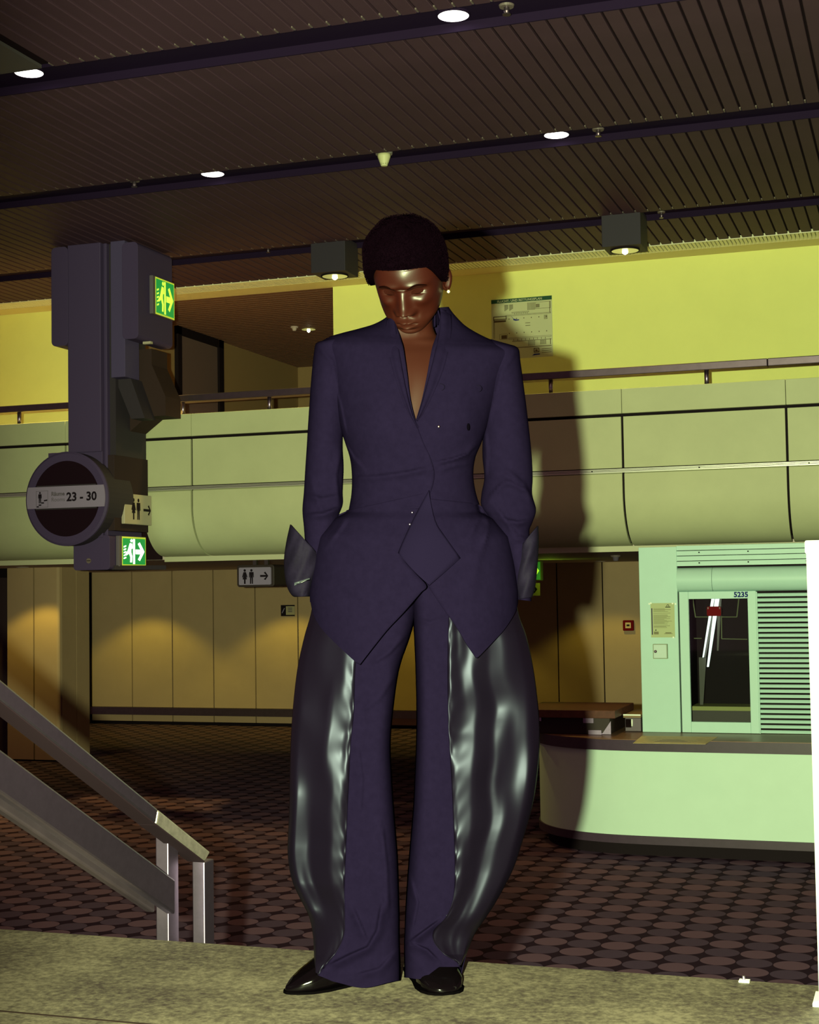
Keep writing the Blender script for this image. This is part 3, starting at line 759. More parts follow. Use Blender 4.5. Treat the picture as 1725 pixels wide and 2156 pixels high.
# sheet of paper on the worktop
ps = [hz(*p, .8575) for p in ((1333, 1565), (1352, 1549.5), (1512, 1551.5), (1486, 1567))]
shp = thing('paper_sheet', 'pale printed sheet lying on the brown worktop in front of the booth', 'paper', (float(ps[0][0] + .3), float(ps[0][1] + .2), .857))
obj('sheet', MB().prism([(p[0], p[1]) for p in ps], (0, 0, .8572), (1, 0, 0), (0, 1, 0), .0012), mat('grey sheet', (.50, .44, .24), .6, spec=.15, var=(20, .2)), shp)
u_ = MB()
for i in range(4): u_.box(ps[3][0] - .38 + i * .01, ps[3][0] - .12 - i * .03, ps[3][1] + .10 + i * .05, ps[3][1] + .112 + i * .05, .8584, .8588)
obj('print_lines', u_, M_inkg, shp, kind='stuff')
# wooden case
wc = thing('wooden_case', 'brown wooden lidded case with metal latches on the counter end', 'case', (-2.55, 11.55, .857))
obj('case_body', B(-2.98, -2.30, 11.36, 12.0, .858, .985), mat('case black', (.020, .010, .010), .5), wc, bevel=.004)
obj('lid', B(-3.0, -2.245, 11.30, 12.08, .985, 1.045), M_wood, wc, bevel=.004)
lt = obj('latch', MB().box(-2.86, -2.83, 11.335, 11.36, .955, .99), M_steel, wc)
obj('latch', MB().box(-2.50, -2.42, 11.335, 11.36, .945, .985), M_steel, wc)
obj('corner_plate', MB().prism([(-2.36, .86), (-2.29, .86), (-2.29, .96)], (0, 11.358, 0), (1, 0, 0), (0, 0, 1), .004), M_steel, wc)
obj('foot_bar', MB().box(-2.46, -2.36, 11.33, 11.358, .859, .892), M_steel, wc)
# small steel unit between case and booth
su = thing('steel_unit', 'small stainless steel unit with a bright bar between wooden case and booth', 'appliance', (-2.2, 11.75, .857))
obj('shell', B(-2.232, -2.105, 11.62, 12.15, .858, .965), mat('dull grey steel', (.10, .08, .10), .4, .6), su, bevel=.005)
obj('dark_front', B(-2.225, -2.18, 11.612, 11.62, .89, .955), M_blackglass, su)
obj('bright_bar', MB().tube([(-2.175, 11.612, .90), (-2.175, 11.612, .955)], .007, 10), M_white, su, smooth=True)
obj('top_shelf', B(-2.236, -2.10, 11.58, 12.15, .968, .99), mat('shelf beige', (.20, .13, .07), .5), su)
obj('shelf_edge', B(-2.236, -2.10, 11.575, 11.58, .985, .995), M_white, su)

# ------------------------------------------------------------------ booth
YB = 11.6
bo = thing('service_booth', 'mint white service booth with dark glass door and ribbed shutter on the counter', 'booth', (-1.3, YB, .857))
obj('side_panel', B(-2.092, -1.797, YB, YB + .9, .858, 2.286), M_mint, bo, bevel=.004)
tube_z = 2.028
obj('header_tube', MB().tube([(-1.797, YB + .05, tube_z), (-1.7965, YB + .05, tube_z), (-1.5305, YB + .05, tube_z), (-1.53, YB + .05, tube_z)], .094, 40), M_mint, bo, smooth='auto')
obj('header_tube', MB().tube([(-1.527, YB + .05, tube_z), (-1.5265, YB + .05, tube_z), (3.9995, YB + .05, tube_z), (4.0, YB + .05, tube_z)], .094, 40), M_mint, bo, smooth='auto')
for i in range(4):
    z = 2.135 + i * .0405
    mb = MB().prism([(0, 0), (.030, 0), (.030, .034), (.022, .037), (.006, .030), (0, .022)], (-1.797, YB + .035, z), (0, -1, 0), (0, 0, 1), -5.8)
    obj('louvre_slat', mb, M_mint, bo)
sc2 = MB()
for x in (-1.63, -1.26, -.83):
    for z in (2.152, 2.233): sc2.box(x, x + .010, YB + .0, YB + .006, z, z + .010)
obj('screws', sc2, M_gap, bo, kind='stuff')
obj('louvre_back', B(-1.797, 4.0, YB + .04, YB + .3, 2.12, 2.295), M_gap, bo)
dx0, dx1, gz0, gz1, gx0, gx1 = -1.786, -1.205, .942, 1.880, -1.716, -1.268
df = obj('door_frame', MB().box(dx0, gx0, YB, YB + .04, .86, 1.937).box(gx1, dx1, YB, YB + .04, .86, 1.937).box(gx0, gx1, YB, YB + .04, .86, gz0).box(gx0, gx1, YB, YB + .04, gz1, 1.937), M_mint, bo, bevel=.003)
text('5235', .054, (-1.370, YB - .0015, 1.892), (1, 0, 0), (0, 0, 1), mat('number blue', (.010, .018, .13), .6, spec=.05), df, 'door_number', bold=.0022)
gm = bpy.data.materials.new('booth glass'); gm.use_nodes = True; nt = gm.node_tree
nt.nodes.remove(nt.nodes['Principled BSDF'])
n_t = nt.nodes.new('ShaderNodeBsdfTransparent'); n_t.inputs[0].default_value = (.86, .90, .88, 1); n_g = nt.nodes.new('ShaderNodeBsdfGlossy'); n_g.inputs['Roughness'].default_value = .03
n_f = nt.nodes.new('ShaderNodeFresnel'); n_f.inputs['IOR'].default_value = 1.45; n_m = nt.nodes.new('ShaderNodeMixShader')
nt.links.new(n_f.outputs[0], n_m.inputs[0]); nt.links.new(n_t.outputs[0], n_m.inputs[1]); nt.links.new(n_g.outputs[0], n_m.inputs[2])
nt.links.new(n_m.outputs[0], nt.nodes['Material Output'].inputs['Surface'])
obj('glass_pane', B(gx0 - .006, gx1 + .006, YB + .016, YB + .022, gz0 - .006, gz1 + .006), gm, bo)
a, b = hy(1488, 1277, YB), hy(1518.5, 1297, YB)
rs = obj('red_sticker', MB().cube_rounded(a[0], b[0], b[2], a[2], YB + .012, YB + .0155, .012), M_red, bo)
obj('fixing', MB().box(a[0] + .006, a[0] + .014, YB + .010, YB + .012, a[2] - .02, a[2] - .006).box(b[0] - .014, b[0] - .006, YB + .010, YB + .012, a[2] - .02, a[2] - .006), M_clip, rs)
# ribbed shutter: every slat its own piece
nS = 28; z0, z1 = .860, 1.930; ph = (z1 - z0) / nS; first = None
for i in range(nS):
    if first is None:
        prof = [(0, 0), (.010, .002), (.012, .009), (.010, .016), (.002, .0165), (.002, .0195), (.012, .022), (.014, .0285), (.010, .033), (0, .0335)]
        k_ = ph / .0382
        mb = MB().prism([(p[0], p[1] * k_ * .76) for p in prof], (-1.197, YB + .03, z0), (0, -1, 0), (0, 0, 1), -5.2)
        first = obj('shutter_slat', mb, M_mint, bo)
    else: copy_piece(first, bo, dz=i * ph)
obj('shutter_back', B(-1.197, 4.0, YB + .032, YB + .05, z0, z1), M_gap, bo)
obj('shutter_rail', B(-1.204, -1.196, YB - .004, YB + .03, z0, z1), M_mint, bo)
# inside of the booth
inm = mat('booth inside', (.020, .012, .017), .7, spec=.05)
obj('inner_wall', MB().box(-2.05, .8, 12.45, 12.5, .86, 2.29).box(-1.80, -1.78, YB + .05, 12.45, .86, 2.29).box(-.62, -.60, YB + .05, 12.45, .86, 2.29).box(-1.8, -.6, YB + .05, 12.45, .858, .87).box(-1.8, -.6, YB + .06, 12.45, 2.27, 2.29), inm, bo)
a, b = hy(1455, 1487, 12.0), hy(1580, 1497, 12.0)
obj('inner_shelf', MB().box(-1.77, -1.1, 12.0, 12.3, b[2], a[2]), mat('shelf cream', (.42, .38, .16), .6), bo)
obj('inner_front', MB().box(-1.77, -1.1, 12.02, 12.05, .90, b[2]), mat('shelf grey', (.10, .075, .085), .6), bo)
lb = MB()
for (x0, y0, x1, y1) in ((1459, 1261, 1465, 1300), (1556, 1261, 1552, 1299), (1519, 1262, 1520, 1345), (1515, 1300, 1514, 1345)):
    p, q_ = hy(x0, y0, 12.3), hy(x1, y1, 12.3); lb.tube([p, q_], .005, 6)
for (x0, y0, x1, y1) in ((1465, 1299, 1552, 1299), (1450, 1344, 1478, 1344), (1520, 1345, 1574, 1346)):
    p, q_ = hy(x0, y0, 12.3), hy(x1, y1, 12.3); lb.tube([p, q_], .004, 6)
cbn = bpy.data.objects.new('inner_cabinet', None); COL.objects.link(cbn); cbn.parent = bo; ORG[cbn.name] = ORG[bo.name]
obj('frame_bars', lb, mat('frame bars', (.20, .20, .13), .5), cbn)
obj('cabinet_body', B(-1.70, -1.15, 12.34, 12.44, .872, 2.2), mat('cabinet body', (.018, .011, .016), .6, spec=.05), cbn)
obj('louvre_field', MB().box(-1.66, -1.42, 12.325, 12.34, 1.90, 2.1).box(-1.38, -1.2, 12.325, 12.34, 1.90, 2.1), mat('louvre field', (.035, .024, .032), .6, spec=.05), cbn)
st_ = bpy.data.objects.new('rail_reflection', None); COL.objects.link(st_); st_.parent = bo; ORG[st_.name] = ORG[bo.name]  # reflection in the glass, built as glowing and grey slanted pieces inside
def slant(pxs, y, w0, m_, nm):
    p, q_ = hy(pxs[0], pxs[1], y), hy(pxs[2], pxs[3], y)
    mb = MB(); mb.hexa([(q_[0] - w0 * .4, y - .01, q_[2]), (q_[0] + w0 * .4, y - .01, q_[2]), (q_[0] + w0 * .4, y + .01, q_[2]), (q_[0] - w0 * .4, y + .01, q_[2]),
                        (p[0] - w0, y - .01, p[2]), (p[0] + w0, y - .01, p[2]), (p[0] + w0, y + .01, p[2]), (p[0] - w0, y + .01, p[2])])
    obj(nm, mb, m_, st_)
slant((1502, 1258, 1481, 1384), 12.15, .011, M_streak, 'reflection_streak')
slant((1511, 1258, 1491, 1404), 12.13, .017, M_streak, 'reflection_streak')
slant((1507, 1258, 1484, 1385), 12.17, .024, mat('reflection grey', (.10, .08, .09), .5), 'rail')
slant((1480, 1384, 1478, 1490), 12.17, .030, mat('reflection grey', (.10, .08, .09), .5), 'post')
slant((1516, 1258, 1512, 1370), 12.17, .016, mat('reflection grey', (.10, .08, .09), .5), 'side_bar')
# notice and small hatch on the side panel
a, b = hy(1370, 1270, YB), hy(1422, 1342, YB)
nx0, nx1, nz0, nz1 = a[0], b[0], b[2], a[2]
no = thing('paper_notice', 'printed paper notice with dark margin bar taped to the mint panel', 'notice', ((nx0 + nx1) / 2, YB, nz0))
obj('sheet', B(nx0, nx1, YB - .003, YB - .0002, nz0, nz1), mat('notice paper', (.38, .43, .24), .6), no)
W_, H_ = nx1 - nx0, nz1 - nz0
obj('margin_bar', MB().prism([(nx0 + .03 * W_, nz1 - .15 * H_), (nx0 + .03 * W_, nz0 + .08 * H_), (nx0 + .075 * W_, nz0 + .08 * H_), (nx0 + .075 * W_, nz1 - .15 * H_)], (0, YB - .003, 0), (1, 0, 0), (0, 0, 1), .001), mat('margin ink', (.02, .015, .07), .6), no)
tl = MB(); RNG2 = np.random.default_rng(3); zz = .83
while zz > .26:
    w_ = RNG2.uniform(.45, .80); tl.box(nx0 + .12 * W_, nx0 + (.12 + w_) * W_, YB - .0038, YB - .003, nz0 + zz * H_, nz0 + (zz + .011) * H_)
    zz -= .026 if RNG2.random() > .22 else .052
tl.box(nx0 + .12 * W_, nx0 + .32 * W_, YB - .0038, YB - .003, nz0 + .09 * H_, nz0 + .17 * H_); tl.box(nx0 + .55 * W_, nx0 + .90 * W_, YB - .0038, YB - .003, nz0 + .10 * H_, nz0 + .115 * H_)
tl.box(nx0 + .60 * W_, nx0 + .85 * W_, YB - .0038, YB - .003, nz0 + .12 * H_, nz0 + .15 * H_)
obj('text_lines', tl, mat('notice ink', (.17, .17, .09), .7), no, kind='stuff')
lg = MB(); c0, c1 = nx0 + .73 * W_, nz0 + .93 * H_
rg_ = [(c0 + .006 * math.cos(t_), c1 - .003 + .007 * math.sin(t_)) for t_ in np.linspace(-.6, 3.7, 14)]
lg.prism(rg_ + [(c0 + (x_ - c0) * 1.6, c1 - .003 + (z_ - c1 + .003) * 1.6) for x_, z_ in rg_[::-1]], (0, YB - .003, 0), (1, 0, 0), (0, 0, 1), .0008)
lg.box(c0 - .020, c0 + .020, YB - .0038, YB - .003, c1 - .016, c1 - .010)
lg.prism([(nx0 + .16 * W_, nz0 + .20 * H_), (nx0 + .24 * W_, nz0 + .20 * H_), (nx0 + .21 * W_, nz0 + .24 * H_)], (0, YB - .003, 0), (1, 0, 0), (0, 0, 1), .0008)
obj('logo', lg, M_ink, no)
tp = MB()
for ax, az in ((.02, 1.0), (.93, .985), (.93, .0), (1.05, .97), (-.05, .98)): tp.box(nx0 + ax * W_ - .006, nx0 + ax * W_ + .006, YB - .0045, YB - .0035, nz0 + az * H_ - .006, nz0 + az * H_ + .006)
obj('tape', tp, M_white, no)
a, b = hy(1375, 1356, YB - .03), hy(1406, 1387, YB - .03)
hb = thing('wall_hatch', 'small square mint hatch with round knob below the paper notice', 'cabinet', ((a[0] + b[0]) / 2, YB, b[2]))
obj('box', B(a[0], b[0], YB - .035, YB, b[2], a[2]), mat('hatch side', (.26, .30, .20), .5), hb, bevel=.002)
obj('door', B(a[0] + .006, b[0] - .004, YB - .043, YB - .036, b[2] + .005, a[2] - .004), mat('hatch white', (.46, .60, .56), .4), hb, bevel=.003)
obj('knob', MB().lathe([(.005, -.012), (.011, -.008), (.011, 0)], (a[0] + .022, YB - .043, (a[2] + b[2]) / 2), 14, 'y'), M_steeld, hb)

# ------------------------------------------------------------------ stair handrail
XR = -1.96
sr = thing('stair_handrail', 'brushed steel stair handrail with two posts behind the stone ledge', 'handrail', (XR, 3.8, 0))
def rx(px, py, X=XR): q_ = hx(px, py, X); return q_
def flatbar(nm, p0t, p0b, p1t, p1b, x, th, m_, par, ext=0.0, bevel=.006):
    A, B_, C_, D_ = rx(*p0t, x), rx(*p0b, x), rx(*p1t, x), rx(*p1b, x)
    if ext:
        A = A + (A - C_) * ext; B_ = B_ + (B_ - D_) * ext
    mb = MB(); k_ = lambda q_, d: (x + d, q_[1], q_[2])
    mb.hexa([k_(B_, -th), k_(D_, -th), k_(D_, 0), k_(B_, 0), k_(A, -th), k_(C_, -th), k_(C_, 0), k_(A, 0)])
    return obj(nm, mb, m_, par, bevel=bevel)
flatbar('top_rail', (0, 1428.5), (0, 1474), (334, 1704), (329, 1734), XR, .055, M_steel, sr, ext=.9)
flatbar('top_rail_end', (334.5, 1704.4), (329.5, 1734.4), (444, 1793.5), (433, 1813), XR, .055, mat('flash lit steel', (.62, .55, .52), .5, 1.0, var=(30, .25)), sr, bevel=.006)  # flash brightness on the rail end is put into a lighter steel colour
flatbar('rail_underside', (0, 1474.5), (0, 1477), (329, 1734.5), (328, 1737), XR - .002, .052, M_void, sr, ext=.9, bevel=0)
flatbar('rail_underside', (329.5, 1734.9), (328.5, 1737.5), (431, 1813), (430, 1815.5), XR - .002, .052, M_void, sr, bevel=0)
flatbar('side_bar', (0, 1576), (0, 1668), (370, 1852), (370, 1926), XR - .015, .03, M_steel, sr, ext=.9)
flatbar('lower_tube', (0, 1673), (0, 1702), (327, 1893), (327, 1922), XR - .06, .03, M_steeld, sr, ext=.9)
for (xa, xb, yt, xo) in ((328, 355, 1752, -.060), (405, 431, 1815, -.02)):
    c0_, c1_ = rx(xa, 1880, XR + xo), rx(xb, 1880, XR + xo)
    w0 = .052
    top = rx((xa + xb) / 2, yt, XR + xo)
    Yc = (c0_[1] + c1_[1]) / 2
    q_ = hy(xa, 1880, Yc); q2 = hy(xb, 1880, Yc)
    p = obj('post', MB().box(q_[0], q2[0], Yc, Yc + .06, 0.0, hy((xa + xb) / 2, yt, Yc)[2]), M_steel, sr, bevel=.003)
    obj('foot_plate', MB().box(q_[0] - .03, q2[0] + .03, Yc - .03, Yc + .09, 0, .008), M_steeld, p)

# ------------------------------------------------------------------ balustrade post at the right edge
xp = hy(1697, 1140, 3.45)[0]
bpz = hy(1697, 1138, 3.45)[2]
pw_ = thing('balustrade_post', 'flash bleached white balustrade post on the ledge at the right edge', 'post', (xp + .05, 3.48, 1.07))
obj('post', B(xp, xp + .06, 3.45, 3.51, 1.07, bpz - .004), M_postw, pw_, bevel=.004)
obj('panel', B(xp + .06, xp + .9, 3.465, 3.485, 1.12, bpz - .03), M_postw, pw_)
obj('top_rail', B(xp - .002, xp + .9, 3.44, 3.52, bpz - .03, bpz), M_postw, pw_, bevel=.004)
obj('base_plate', B(xp - .012, xp + .10, 3.43, 3.53, 1.07, 1.078), M_postw, pw_)
a = hz(1568, 2066, 1.071)
mc = thing('metal_clip', 'tiny bright metal clip on the back edge of the stone ledge', 'clip', (float(a[0]), float(a[1]), 1.07))
obj('plate', B(a[0] - .012, a[0] + .012, a[1] - .01, a[1] + .01, 1.07, 1.074), M_white, mc)
obj('stud', MB().lathe([(.004, 0), (.004, .008)], (a[0] - .002, a[1] + .005, 1.074), 10), M_steel, mc)

# ------------------------------------------------------------------ the figure
DP = 3.58                                            # depth of the figure's middle from the lens
d_ = ray(855, 2075); PO = EYE + d_ * (DP / d_.dot(FH)); PO[2] = 1.07
person = bpy.data.objects.new('person', None); COL.objects.link(person)
person.location = PO; person.rotation_euler = (0, 0, YAW); person.empty_display_size = .1
person['label'] = 'person in a dark navy suit with satin trouser sides looking down, hands in pockets'
person['category'] = 'person'


def S(px, py, dy=0.0):
    """point of the figure (its own frame: x across, y away from the lens, z up) on the plane y = dy"""
    v = ray(px, py); w = EYE + v * ((DP + dy) / v.dot(FH)) - PO
    return (w.dot(R0), dy, w[2])


PXM = FPX / DP                                       # pixels per metre at the figure


def tab(rows, n, ts=None):
    """smooth resampling of a table of key rows (Catmull-Rom)"""
    K = np.array(rows, float); m = len(K)
    t = np.linspace(0, m - 1, n) if ts is None else np.asarray(ts)
    i = np.clip(np.floor(t).astype(int), 0, m - 2); u = (t - i)[:, None]
    g_ = lambda j: K[np.clip(j, 0, m - 1)]
    p0, p1, p2, p3 = g_(i - 1), g_(i), g_(i + 1), g_(i + 2)
    return .5 * (2 * p1 + (p2 - p0) * u + (2 * p0 - 5 * p1 + 4 * p2 - p3) * u * u + (3 * p1 - p0 - 3 * p2 + p3) * u ** 3)


def segdist(px, py, line):
    best = 1e9; sd = 1
    for (x0, y0), (x1, y1) in zip(line[:-1], line[1:]):
        dx, dy = x1 - x0, y1 - y0; L = dx * dx + dy * dy
        t_ = max(0, min(1, ((px - x0) * dx + (py - y0) * dy) / L))
        ex, ey = px - x0 - t_ * dx, py - y0 - t_ * dy; d = math.hypot(ex, ey)
        if d < best:
            best = d; sd = 1 if dx * (py - y0) - dy * (px - x0) > 0 else -1
    return best, sd


def folds(px, py, lst):
    """cloth folds along image-space guide lines: a raised ridge that drops off sharply on one side (metres, towards the lens)"""
    s = 0
    for line, amp, w in lst:
        xs = [p[0] for p in line]; ys = [p[1] for p in line]
        if px < min(xs) - 4 * w or px > max(xs) + 4 * w or py < min(ys) - 4 * w or py > max(ys) + 4 * w: continue
        d, sd = segdist(px, py, line)
        x0, y0 = line[0]; x1, y1 = line[-1]
        e = min(math.hypot(px - x0, py - y0), math.hypot(px - x1, py - y1)) / 25.0
        k = min(1, .15 + e)
        s += 1.5 * amp * k * math.exp(-(d / (w if sd > 0 else w * .28)) ** 2)
    return s


def sq(x, n): return math.copysign(abs(x) ** n, x)


M_wool = mat('navy wool', (.0030, .0019, .0074), 1.0, spec=0.0, var=(55, .10), bump=(900, .25, .0006))
M_woold = mat('navy wool shade', (.0027, .0019, .0060), 1.0, spec=0.0, bump=(900, .25, .0006))
M_satin = mat('black satin', (.0018, .0010, .0032), .42, spec=.095)
M_satin.node_tree.nodes['Principled BSDF'].inputs['Specular Tint'].default_value = (.86, .95, 1.45, 1)
M_cuff = mat('dark coated cuff', (.0034, .0024, .0068), .7, spec=.02, var=(18, .35))
M_skin = mat('deep brown skin', (.0105, .0015, .0008), .40, spec=.19, bump=(260, .10, .0006))
_nt = M_skin.node_tree; _b = _nt.nodes['Principled BSDF']; _tc = _nt.nodes.new('ShaderNodeTexCoord'); _sx = _nt.nodes.new('ShaderNodeSeparateXYZ')
_nt.links.new(_tc.outputs['Object'], _sx.inputs[0])                    # the face is oiled, the chest is matt and greyer
_mr = _nt.nodes.new('ShaderNodeMapRange'); _mr.inputs['From Min'].default_value = 1.53; _mr.inputs['From Max'].default_value = 1.59
_nt.links.new(_sx.outputs[2], _mr.inputs['Value'])
_mx = _nt.nodes.new('ShaderNodeMix'); _mx.data_type = 'RGBA'; _mx.inputs[6].default_value = (.0135, .0030, .0020, 1); _mx.inputs[7].default_value = (.0105, .0015, .0008, 1)
_nt.links.new(_mr.outputs[0], _mx.inputs[0]); _nt.links.new(_mx.outputs[2], _b.inputs['Base Color'])
_r2 = _nt.nodes.new('ShaderNodeMapRange'); _r2.inputs['From Min'].default_value = 1.53; _r2.inputs['From Max'].default_value = 1.60; _r2.inputs['To Min'].default_value = .58; _r2.inputs['To Max'].default_value = .40
_r3 = _nt.nodes.new('ShaderNodeMapRange'); _r3.inputs['From Min'].default_value = 1.55; _r3.inputs['From Max'].default_value = 1.62; _r3.inputs['To Min'].default_value = .055; _r3.inputs['To Max'].default_value = .19
_nt.links.new(_sx.outputs[2], _r3.inputs['Value']); _nt.links.new(_r3.outputs[0], _b.inputs['Specular IOR Level'])
_nt.links.new(_sx.outputs[2], _r2.inputs['Value']); _nt.links.new(_r2.outputs[0], _b.inputs['Roughness'])
M_brow = mat('brow hair', (.0022, .0006, .0005), .9, spec=0.0)
M_hair = mat('black hair', (.0009, .0003, .0008), .9, spec=.0)
M_patent = mat('black patent leather', (.0008, .0005, .0008), .11, spec=.15)
M_gold = mat('gold', (.75, .55, .25), .25, 1.0)
M_lining = mat('pale lining', (.020, .020, .028), .4, spec=.3)


def pobj(name, mb, m, parent=person, smooth=True, sub=0, solid=0.0, off=-1, fix=True):
    me = bpy.data.meshes.new(name); me.from_pydata([tuple(p) for p in mb.v], [], mb.f)
    if fix:
        bm = bmesh.new(); bm.from_mesh(me); bmesh.ops.remove_doubles(bm, verts=bm.verts, dist=1e-5)
        bmesh.ops.recalc_face_normals(bm, faces=bm.faces); bm.to_mesh(me); bm.free()
    me.polygons.foreach_set('use_smooth', [smooth] * len(me.polygons)); me.materials.append(m)
    o = bpy.data.objects.new(name, me); COL.objects.link(o); o.parent = parent
    if sub:
        s_ = o.modifiers.new('sub', 'SUBSURF'); s_.levels = sub; s_.render_levels = sub
    if solid:
        s_ = o.modifiers.new('solid', 'SOLIDIFY'); s_.thickness = solid; s_.offset = off
    return o


# ---- body: head, neck, torso and limbs
HROT = (math.radians(37.84), math.radians(.76), math.radians(-13.76))
HPOS = Vector((.0345, -.05, 1.6665)); HS = 1.02; HWX = 1.07
HM = Matrix.Rotation(HROT[2], 3, 'Z') @ Matrix.Rotation(HROT[1], 3, 'Y') @ Matrix.Rotation(HROT[0], 3, 'X')
HT = [(.115, .004, .004, .004), (.111, .024, .028, .030), (.103, .039, .047, .050), (.092, .052, .065, .069), (.078, .0615, .078, .083), (.062, .068, .0865, .091),
      (.045, .072, .0915, .096), (.028, .074, .0945, .098), (.012, .0740, .0930, .098), (-.006, .0730, .0895, .096), (-.024, .0705, .0870, .091), (-.040, .0690, .0865, .083),
      (-.056, .0650, .0875, .070), (-.070, .0592, .0885, .053), (-.083, .0490, .0870, .034), (-.094, .0390, .0845, .016), (-.103, .0290, .0790, -.002), (-.110, .0170, .0700, -.022), (-.1140, .006, .058, -.048)]
HTz = np.array([r[0] for r in HT])


def hring(z):
    return [float(np.interp(-z, -HTz, [r[k] for r in HT])) for k in (1, 2, 3)]


HK = tab(HT, 260); HKz = HK[:, 0]


def hsurf(z, th):
    """skull surface at height z, angle th (0 = face front, + = image right)"""
    W, Fd, Bk = (float(np.interp(-z, -HKz, HK[:, k])) for k in (1, 2, 3))
    yc = (Bk - Fd) / 2; h = (Bk + Fd) / 2
    c, s = math.cos(th), math.sin(th)
    fr = .5 + .5 * math.tanh(c * 4)
    n = 2 / (2.0 + .35 * fr * (1 if z < .06 else .4))
    return W * sq(s, n), yc - h * sq(c, n)


def gs(x, z, cx, cz, sx, sz): return math.exp(-((x - cx) / sx) ** 2 - ((z - cz) / sz) ** 2)


def face(x, z):
    a = abs(x); d = 0
    d += .0055 * gs(a, z, .030, .0215, .024, .0080)                 # brow
    d -= .0165 * gs(a, z, .031, .0055, .0170, .0110)                # eye socket
    d += .0030 * gs(a, z, .031, .0010, .0115, .0060)               # lowered lid over the eyeball
    d -= .0026 * gs(a, z, .031, .0095, .015, .0022)                 # lid crease
    d -= .0026 * gs(a, z, .031, -.0030, .013, .0018)                # lash line
    d -= .0045 * gs(x, z, 0, .012, .012, .010)                      # nasion
    if z < .014:
        t = min(1, (.014 - z) / .053); am = .004 + .024 * t ** 1.1; w = .0100 + .0058 * t
        if z < -.039: am *= math.exp(-((z + .039) / .0080) ** 2)
        d += am * math.exp(-(abs(x) / w) ** 2.4)
    d += .0045 * gs(x, z, 0, -.0365, .009, .0075)                   # tip of the nose
    d += .0125 * gs(a, z, .0165, -.0430, .0075, .0078)              # wings of the nose
    d -= .0060 * gs(a, z, .0090, -.0510, .0045, .0030)              # nostrils
    d += .0070 * gs(x, z, 0, -.072, .025, .017)                     # muzzle
    d -= .0018 * gs(x, z, 0, -.0565, .0035, .005)
    d += .0085 * gs(a, z, .006, -.0660, .0115, .0048)                # upper lip
    d += .0100 * gs(x, z, 0, -.0800, .0135, .0060)                  # lower lip
    d -= .0080 * math.exp(-((z + .0728 - .0012 * math.cos(x * 160)) / .0019) ** 2 - (x / .0200) ** 4)
    d -= .0045 * gs(x, z, 0, -.0900, .020, .0050)
    d += .0010 * gs(x, z, 0, -.1000, .017, .0080)                   # chin
    d += .0085 * gs(a, z, .045, -.020, .018, .013)                  # cheekbone
    d -= .0050 * gs(a, z, .043, -.060, .014, .020)                  # hollow cheek
    d -= .0024 * gs(a, z, .026, -.050, .005, .012)
    d += .0050 * gs(x, z, .003, .046, .024, .024)                       # forehead
    return d


def H2P(x, y, z): return HPOS + HM @ (Vector((x * HWX, y, z)) * HS)


body = MB()
NZ, NT = 250, 220
rows = []
for i in range(NZ):
    z = .1149 - (.1149 + .1139) * i / (NZ - 1)
    row = []
    for j in range(NT):
        u = 2 * math.pi * j / NT - math.pi; th = u - .28 * math.sin(u)
        x, y = hsurf(z, th); c = math.cos(th)
        if c > 0: y -= face(x, z) * min(1, c * 2.2)
        row.append(H2P(x, y, z))
    rows.append(row)
body.grid(rows, True, True)
for sgn in (-1, 1):                                                  # ears
    rr_ = []
    for k in range(9):
        r = k / 8; row = []
        for j in range(28):
            p = 2 * math.pi * j / 28
            ey, ez = .0165 * r * math.cos(p) * (1 - .25 * max(0, -math.sin(p))), .031 * r * math.sin(p) - .003
            out = .006 + .0055 * math.exp(-((r - .86) / .12) ** 2) - .005 * math.exp(-((r - .5) / .2) ** 2) + .010 * (ey / .0165) * .9
            row.append(H2P(sgn * (.069 + out), .016 + ey, -.012 + ez))
        rr_.append(row)
    back = [[H2P(sgn * .066, .016 + .012 * math.cos(2 * math.pi * j / 28), -.015 + .024 * math.sin(2 * math.pi * j / 28)) for j in range(28)]]
    body.grid(rr_ + back, True, True)
# neck and torso
nk = tab([(.0385, -.030, 1.70, .050, .052), (.037, -.022, 1.640, .0525, .055), (.034, -.008, 1.590, .0545, .056), (.030, .004, 1.555, .060, .057), (.026, .012, 1.53, .078, .060), (.022, .014, 1.512, .118, .066),
          (.020, .010, 1.48, .140, .084), (.018, .006, 1.43, .140, .100), (.016, .004, 1.36, .130, .108), (.014, .004, 1.28, .115, .100), (.012, .004, 1.20, .110, .088), (.012, .006, 1.10, .115, .088), (.012, .008, 1.0, .125, .09), (.012, .008, .93, .120, .085)], 90)
rows = []
for cx_, cy_, z, a, b in nk:
    row = []
    for j in range(64):
        p = 2 * math.pi * j / 64; x, y = a * sq(math.sin(p), .9), -b * sq(math.cos(p), .9)
        if math.cos(p) > 0 and z < 1.55:
            y += .006 * gs(x, z, 0, 1.40, .012, .09) - .006 * gs(abs(x), z, .05, 1.42, .04, .06) - .004 * gs(abs(x), z, .045, 1.515, .03, .010)
        if math.cos(p) > 0 and z > 1.5: y -= .004 * gs(abs(x), z, .022 + (z - 1.53) * .25, 1.57, .007, .06)
        row.append((cx_ + x, cy_ + y, z))
    rows.append(row)
body.grid(rows, True, True)
